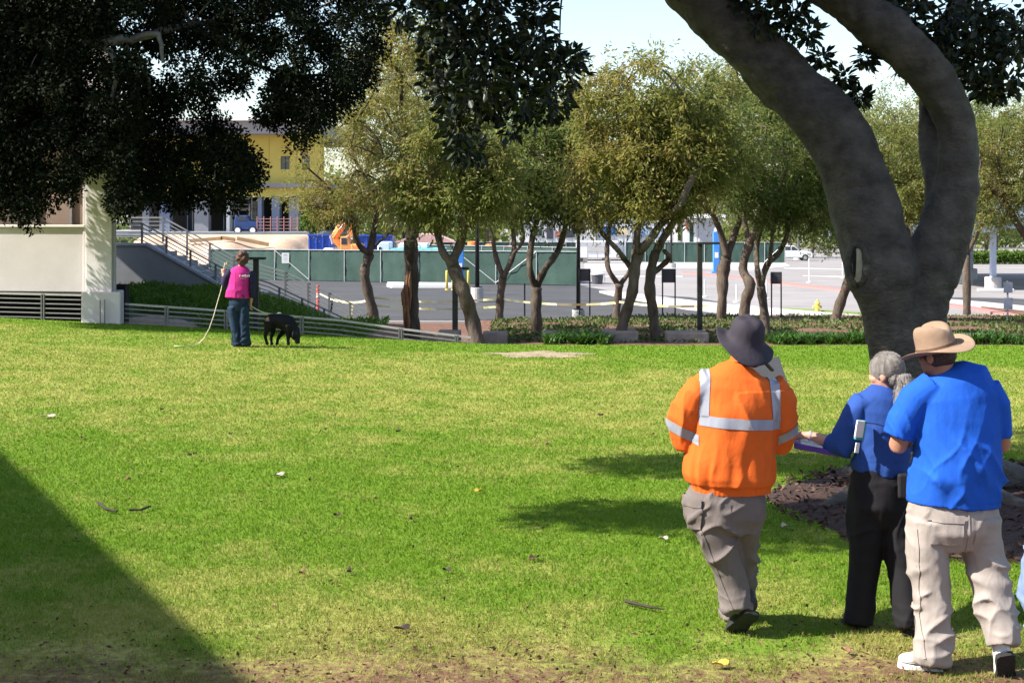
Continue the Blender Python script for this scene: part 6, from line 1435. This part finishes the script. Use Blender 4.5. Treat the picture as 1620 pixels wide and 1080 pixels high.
build('paper', MB().prism([q + Vector((0, 0, .001)) for q in (a_ + e_ * .12 + fw * .08, b_ - e_ * .06 + fw * .08, b_ - e_ * .06 + fw * .9, a_ + e_ * .12 + fw * .9)], Vector((0, 0, .008))), M_white, fd, recalc=True)
bd = thing('phone_pouch', 'white and teal phone pouch hanging at the back of the dark blue sweatshirt', 'pouch', J(1358, 695, -.17))
M_tealp = mk('teal_fabric', (0.05, 0.30, 0.36), .6, .1, 8, .1, 90); Mr = Matrix.Rotation(math.radians(9), 3, 'Y') @ Matrix.Rotation(math.radians(25), 3, 'Z')
build('pouch', MB().box(J(1361, 680, -.155), (.062, .022, .112), M=Mr), M_tealp, bd, bevel=.006); build('white_panel', MB().box(Vector(J(1359, 679, -.165)) + Mr @ Vector((-.003, -.008, .004)), (.056, .012, .096), M=Mr), M_white, bd, bevel=.004)
build('tag', MB().box(J(1356, 708, -.155), (.026, .006, .056), M=Mr), M_white, bd); build('cord', MB().tube([J(1366, 668, -.155), J(1385, 670, -.155), J(1405, 676, -.15), J(1425, 682, -.14)], .003, 5), M_black, bd)
bs = MB(); wr = Vector(J(1281, 689, .085)); bs.loft([(*(wr + Vector((-.006, 0, 0))), .030, .030), (*(wr + Vector((.006, 0, 0))), .031, .031)], 16, False); build('bracelet', bs, M_galv, o3)

# ---- a fifth person, only the edge of a leg in the frame
Y0 = 8.3
o5 = person('person in pale blue jeans, only a sliver of the leg at the right edge', (J(1690, 1010)[0], Y0, 0))
hc = Vector(J(1690, 585, 0))
body(o5, 'body', M_skin, J, hc, frame(0, 5, 0), [[R3(1690, 632, .05, .052), R3(1690, 600, .05, .052)], [R3(1690, 640, .12, .09), R3(1690, 760, .14, .11)], [R3(1640, 650, .05, .05), R3(1640, 720, .04, .04, .02), R3(1650, 780, .03, .03, .1)], [R3(1740, 650, .05, .05), R3(1742, 720, .04, .04, .02), R3(1740, 780, .03, .03, .1)], [R3(1665, 830, .08, .08), R3(1655, 985, .04, .05)], [R3(1715, 830, .08, .08), R3(1718, 985, .04, .05)]],
     [(J(1650, 780, .1), (.1, .4, -1), (0, 1, .2), 1, .4), (J(1740, 780, .1), (-.1, .4, -1), (0, 1, .2), 1, .4)], vox=.011)
m = MB(); m.loft([R3(1690, 612, .066, .066), R3(1690, 630, .16, .11), R3(1690, 660, .19, .14), R3(1690, 760, .18, .15)], 24); m.loft([R3(1650, 640, .07, .08), R3(1640, 690, .06, .06), R3(1640, 715, .055, .055, .02)], 14); m.loft([R3(1730, 640, .07, .08), R3(1741, 690, .06, .06), R3(1742, 715, .055, .055, .02)], 14)
fused('shirt', m, M_navyswt, o5, vox=.014, smooth=3, fold=sfold)
m = MB(); m.loft([R3(1690, 750, .16, .13), R3(1690, 800, .18, .15), R3(1690, 830, .15, .12)], 22); m.loft([R3(1668, 810, .11, .13), R3(1650, 880, .105, .11), R3(1644, 930, .098, .10), R3(1648, 1000, .08, .09)], 18); m.loft([R3(1715, 810, .10, .13), R3(1722, 900, .09, .10), R3(1720, 1000, .08, .09)], 18)
fused('jeans', m, M_denim2, o5, vox=.013, smooth=3, fold=legfold(81))
build('hair', MB().ell(hc + Vector((0, -.02, .03)), (.084, .096, .09)), M_haird, o5, smooth=True)
shoe(o5, J(1648, 1012, -.06), J(1646, 1000, .18), (0, 0, 1), M_shoe); shoe(o5, J(1720, 1012, -.06), J(1722, 1000, .18), (0, 0, 1), M_shoe)

# ---- woman in the pink vest with the dog
Y0 = 25.2
gz = float(zlawn(J(380, 0)[0], Y0)); 
o4 = person('woman in a bright pink vest and jeans standing with a black dog on a rope', (J(380, 549)[0], Y0, gz))
hc = Vector(J(384, 410, 0)); Rh = frame(12, 8, 0)
body(o4, 'body', M_skin, J, hc, Rh, [[R3(381, 424, .05, .05), R3(383, 412, .05, .05)], [R3(379, 430, .13, .09), R3(377, 468, .15, .1)], [R3(355, 450, .038, .04, .02), R3(354, 440, .034, .034, .10), R3(353.5, 434, .028, .028, .16)], [R3(399, 460, .036, .036), R3(397.5, 474, .028, .028, .03), R3(396.5, 478, .026, .026, .04)],
     [R3(369, 490, .07, .08), R3(373, 520, .05, .06), R3(375, 543, .04, .05)], [R3(386, 490, .07, .08), R3(387, 520, .05, .06), R3(389, 543, .04, .05)]],
     [(J(353.5, 434, .16), (-.05, .25, .95), (.8, .2, .1), 1.0, .95), (J(396.5, 478, .04), (-.2, .1, -1), (-.7, .7, 0), 1.0, .55)], vox=.010)
m = MB()
for i in range(60):
    u = Vector((random.gauss(0, 1), random.gauss(0, 1), random.gauss(.35, .8))).normalized(); m.ell(hc + Vector((u.x * .092, u.y * .10 - .02, u.z * .105 + .03)), (.034, .034, .03), None, 8, 6)
m.ell(hc + Vector((0, -.03, .03)), (.10, .095, .105)); m.ell(hc + Vector((-.0, -.05, -.06)), (.075, .05, .06))
fused('hair', m, M_hairb, o4, vox=.012, smooth=2, fold=lambda co, no: .010 * vnoise(co, 28, 28, 28, 91))
m = MB(); m.loft([R3(380, 421, .07, .07), R3(380, 425, .14, .10), R3(380, 431, .175, .125), R3(379.5, 440, .172, .135), R3(378, 452, .175, .138), R3(376, 462, .200, .145), R3(375.5, 471, .212, .15)], 28)
def vf(co, no): return .008 * (1 - np.abs(vnoise(co, 9, 9, 5, 92))) ** 3 + .006 * vnoise(co, 14, 14, 4, 93)
vest = fused('vest', m, M_pink, o4, vox=.012, smooth=3, fold=vf)
m = MB(); m.loft([R3(366, 429, .085, .09), R3(358, 438, .068, .075), R3(354.5, 450, .062, .07, .01), R3(354, 446, .055, .06, .07), R3(353.6, 438, .042, .042, .13)], 14)
m.loft([R3(394, 430, .085, .09), R3(399, 442, .068, .075), R3(400, 456, .060, .065), R3(398.5, 471, .046, .05, .02)], 14); m.loft([R3(380, 426, .15, .10), R3(380, 440, .16, .11)], 18)
fused('sleeves', m, M_navy2, o4, vox=.012, smooth=3, fold=sfold)
m = MB(); m.loft([R3(377, 466, .16, .125), R3(378, 480, .165, .13), R3(378, 492, .13, .1)], 22); m.loft([R3(369.5, 485, .098, .12), R3(371, 505, .092, .10), R3(373.5, 528, .084, .09), R3(375, 545.5, .085, .095)], 18); m.loft([R3(386.5, 485, .092, .12), R3(386.5, 505, .085, .10), R3(387.5, 528, .08, .09), R3(389.5, 545.5, .082, .095)], 18)
fused('jeans', m, M_denim, o4, vox=.012, smooth=3, fold=legfold(95))
shoe(o4, J(377, 549, -.04), J(375, 547, .18), (0, 0, 1), M_shoe); shoe(o4, J(388, 549, -.04), J(391, 547, .18), (0, 0, 1), M_shoe)
# the print on the back of the vest: a short white line of lettering and fainter lines below it
sw = lambda name, mat, x0, x1, y0, y1: surf_band(name, vest, vest, mat, lambda co, no: (lambda a, b: (a > x0) & (a < x1) & (b > y0) & (b < y1) & (no[:, 1] < -.2))(*PX(co)), .006)
def px_strokes(name, mat, strokes, w):
    m = MB()
    for (x0, y0, x1, y1) in strokes:
        dg_ = bpy.context.evaluated_depsgraph_get()
        pa, pb = Vector(J(x0, y0, -.5)), Vector(J(x1, y1, -.5)); out = []
        for p in (pa, pb):
            off = rootloc(vest); hit, loc_, nrm_, _ = vest.ray_cast(p - off, Vector((0, 1, 0))); out.append((loc_ + off if hit else p + Vector((0, .36, 0))) + Vector((0, -.008, 0)))
        m.bar(out[0], out[1], .006, w)
    build(name, m, mat, vest)
bpy.context.view_layer.update()
px_strokes('lettering', M_white, [(372, 437.2, 374.2, 437.2), (373.1, 437, 373.1, 439.4), (374.8, 438.2, 376.2, 438.2), (377.4, 436.8, 377.4, 439.4), (378, 436.9, 379.3, 439.3), (379.6, 439.3, 380.3, 436.8), (381, 436.9, 382.8, 436.9), (381, 439.2, 382.8, 439.2), (381.2, 436.9, 381.2, 439.2), (383.5, 437, 385.2, 438.2), (383.5, 439.2, 385.4, 438.2), (386.2, 437, 388.2, 437), (386.2, 439, 388.2, 439), (387.2, 437, 387.2, 439)], .014)
px_strokes('small_print', mk('pale_pink_print', (0.75, 0.42, 0.58), .7, .05, 5, 0), [(374, 442.2, 379, 442.2), (380, 442.2, 387, 442.2)], .007)
rp_ = thing('lead_rope', 'pale rope lead trailing from the raised hand of the pink vest woman', 'rope', J(352, 440, .1))
M_rope = mk('pale_rope', (0.52, 0.46, 0.32), .8, .15, 30, .5, 120)
pts = [Vector(J(355.5, 417, .17)), Vector(J(354.5, 424, .17)), Vector(J(353, 432, .18)), Vector(J(352.5, 445, .12)), Vector(J(350, 458, .08)), Vector(J(345, 475, .0)), Vector(J(338, 500, -.1)), Vector(J(331, 520, -.2)), Vector(J(322, 536, -.3))]
for px, py in ((314, 545), (305, 548.5), (292, 549.5), (275, 549)): pts.append(G(px, py, .02))
build('rope', MB().tube(pts, [.008] * len(pts), 7), M_rope, rp_, smooth=True); build('handle_loop', MB().tube([pts[0], pts[0] + Vector((.05, 0, .05)), pts[0] + Vector((.03, 0, -.02))], .018, 7), M_rope, rp_)
# ---- dog
Y0 = 25.4
M_dog = mk('black_coat', (0.004, 0.004, 0.0045), .6, .3, 14, .3, 120, spec=.2); M_tan = mk('tan_coat', (0.38, 0.20, 0.11), .8, .15, 20, .3, 120)
d0 = J(442, 545); dg0 = thing('dog', 'black and tan dog sniffing the lawn with its head down', 'dog', (d0[0], Y0, float(zlawn(d0[0], Y0))))
m = MB()
m.loft([R3(423.5, 506, .07, .06), R3(427, 505, .125, .10), R3(433, 507, .135, .115), R3(442, 508, .125, .12), R3(450, 510, .145, .13), R3(457, 512, .15, .125), R3(462, 517, .11, .10, -.02)], 20, True, ref=(0, 0, 1))
m.loft([R3(456, 508, .10, .09), R3(462, 515, .10, .09, -.03), R3(467, 525, .085, .08, -.06), R3(468.5, 531, .08, .075, -.08)], 16, True)
m.ell(J(468, 531, -.08), (.085, .085, .085)); m.loft([R3(469, 533, .065, .065, -.09), R3(470.5, 540, .048, .05, -.12), R3(471, 543.5, .036, .036, -.13)], 12, True)
for s_, dx in ((-.16, -3.8), (.0, 3.6)): m.ell(J(467.5 + dx, 529.5, s_), (.022, .035, .06))
def leg(pts): m.loft([R3(a, b, r, r * .85, d) for a, b, r, d in pts], 12)
zg = 545
leg([(425, 508, .10, -.10), (424, 517, .075, -.11), (422.0, 524, .05, -.11), (419.5, 531, .034, -.11), (421.5, 540, .026, -.11), (422.6, 543.5, .034, -.12), (424.5, 545, .024, -.12)])
leg([(428, 510, .10, .08), (431, 519, .07, .08), (431.5, 526, .046, .08), (428.8, 534, .033, .08), (429.3, 541, .026, .08), (430, 544, .034, .07), (432, 544.8, .024, .07)])
leg([(455, 514, .085, -.10), (456, 524, .055, -.11), (456, 533, .038, -.11), (456, 541, .028, -.11), (456.3, 544.3, .034, -.12), (458, 545.2, .024, -.12)])
leg([(453, 514, .08, .08), (448, 525, .05, .10), (441, 533, .036, .10), (438.6, 540, .028, .10), (438.5, 543.5, .034, .10), (440, 544.6, .024, .10)])
fused('body', m, M_dog, dg0, vox=.012, smooth=3, fold=lambda co, no: .003 * vnoise(co, 30, 30, 30, 97))
m = MB(); m.ell(J(423.6, 508, -.075), (.042, .05, .075)); build('tan_rump', m, M_tan, dg0, smooth=True)
build('tail_stub', MB().loft([R3(424, 503, .04, .04), R3(421, 501.5, .03, .03, -.03), R3(419.5, 503, .015, .015, -.05)], 10), M_dog, dg0, smooth=True)
build('harness_ring', MB().rev([(.03, 0), (.035, .01), (.03, .02)], J(442, 496), 10), M_white, dg0)
Y0 = 25.2; l0, l1 = Vector(J(396, 483, .03)), Vector(P(442, 495.6, 25.4)); pts = []
for i in range(13):
    f = i / 12; p = l0.lerp(l1, f); p.z -= .13 * 4 * f * (1 - f) * .45; pts.append(p)
solo('dog_lead', MB().tube(pts, .009, 7), M_rope, 'pale lead running from the woman to the dog', 'lead', l0)
# ------------------------------------------------------------------ small things on the lawn
M_deadleaf = mk('dead_leaf', (0.16, 0.08, 0.045), .8, .3, 20, .2, 60); M_darkleaf = mk('dark_leaf', (0.035, 0.022, 0.015), .8, .3, 20, .2, 60); M_paleleaf = mk('pale_scrap', (0.34, 0.30, 0.24), .8, .1, 20, .2, 60); M_yleaf = mk('yellow_leaf', (0.55, 0.36, 0.05), .7, .15, 20, .1, 60)
def leaf_obj(px, py, s, mat, label, group=None, name='fallen_leaf', cat='leaf'):
    g = G(px, py, .028); rz = random.uniform(0, 6.28); vv = []; n = 10
    for i in range(n):
        a_ = 2 * math.pi * i / n; r = s * (.5 + .5 * abs(math.cos(a_)) ** 1.2); x, y = r * math.cos(a_), .5 * s * math.sin(a_); vv.append(g + Vector((x * math.cos(rz) - y * math.sin(rz), x * math.sin(rz) + y * math.cos(rz), .012 * math.sin(a_ * 2 + rz) + .010)))
    vv.append(g); m = MB().add(vv, [(n, i, (i + 1) % n) for i in range(n)]); o = solo(name, m, mat, label, cat, g, group); md = o.modifiers.new('t', 'SOLIDIFY'); md.thickness = .003
leaf_obj(440, 756, .07, M_paleleaf, 'pale curled leaf near the middle of the lawn'); leaf_obj(76, 662, .09, M_paleleaf, 'white scrap lying at the far left of the lawn', name='paper_scrap', cat='scrap'); leaf_obj(636, 1001, .05, M_darkleaf, 'dark brown leaf near the bottom of the lawn')
leaf_obj(1140, 1058, .05, M_yleaf, 'yellow leaf on the grass at the bottom right of centre'); leaf_obj(1338, 1036, .035, M_deadleaf, 'brown leaf in front of the shadow of the man in orange'); leaf_obj(845, 888, .05, M_deadleaf, 'reddish brown leaf lying left of the man in orange'); leaf_obj(757, 781, .035, M_yleaf, 'small cream leaf in the green middle of the lawn')
leaf_obj(1050, 858, .035, M_paleleaf, 'small pale leaf just left of the grey trousers'); leaf_obj(1242, 838, .05, M_paleleaf, 'pale chip at the edge of the mulch ring', name='wood_chip', cat='chip')
for px, py in ((256, 651), (130, 696), (300, 724), (308, 722), (203, 762), (365, 690), (490, 764), (533, 820), (630, 686), (515, 683), (780, 670), (865, 706), (594, 793), (552, 910), (478, 912), (707, 908), (650, 826), (672, 733), (950, 660), (1033, 690)):
    leaf_obj(px, py, random.uniform(.018, .04), random.choice([M_darkleaf, M_deadleaf, M_darkleaf]), 'small dark speck of leaf litter on the open lawn', 'small leaf litter')
for pts, lab in (([(990, 958), (1005, 962), (1030, 968), (1050, 971)], 'thin dark twig on the grass left of the orange man shoes'), ([(205, 812), (222, 812), (238, 806)], 'thin bent twig lying on the left part of the lawn'), ([(155, 800), (168, 810), (185, 814)], 'short dark twig at the edge of the large shadow')):
    ps = [G(x, y, .03) for x, y in pts]; solo('twig', MB().tube(ps, [.012, .010, .008, .004][:len(ps)], 6), M_darkleaf, lab, 'twig', ps[0])
# sandy patch
c = G(855, 561); vv = [(c.x, c.y, float(zlawn(c.x, c.y)) + .03)]; n = 40
for i in range(n):
    a_ = 2 * math.pi * i / n; w = 1 + .18 * math.sin(a_ * 5) + .1 * math.sin(a_ * 9 + 1); x, y = c.x + .85 * w * math.cos(a_), c.y + .55 * w * math.sin(a_); vv.append((x, y, float(zlawn(x, y)) + .006))
M_sand = mk('pale_sand', (0.20, 0.16, 0.09), col2=(0.36, 0.28, 0.19), scale=8, bump=.7, bscale=40, rough=.95)
tag(build('sandy_patch', MB().add(vv, [(0, 1 + i, 1 + (i + 1) % n) for i in range(n)]), M_sand), kind='structure')

# fine litter: leaf crumbs on the worn ground near the path and scattered over the turf
n = 5200; Y = 6.9 + 1.5 * RNG.random(n) ** 1.6; X = (RNG.random(n) - .5) * (.704 * Y + .6); cl = vnoise(np.stack([X, Y, 0 * X], 1), 2.2, 3.5, 1, 5); ok = (RNG.random(n) < .25 + .6 * np.clip(-cl, 0, 1)); X, Y = X[ok], Y[ok]
n2 = 1500; Y2 = 8 + 15 * RNG.random(n2); X2 = (RNG.random(n2) - .5) * .704 * Y2; X, Y = np.concatenate([X, X2]), np.concatenate([Y, Y2])
pl_ = np.stack([X, Y, zlawn(X, Y) + .012 + .014 * RNG.random(len(X))], 1); dl_ = RNG.normal(size=pl_.shape); dl_[:, 2] *= .15
M_litter = mk_leaf('litter_crumbs', [(0.03, 0.016, 0.01), (0.08, 0.04, 0.022), (0.17, 0.09, 0.05), (0.30, 0.21, 0.12)], .1, rough=.9)
tag(leaf_mesh('leaf_litter', pl_, .03, .014, M_litter, dirs=dl_), 'brown leaf crumbs scattered over the worn lawn', 'leaf litter', kind='stuff')
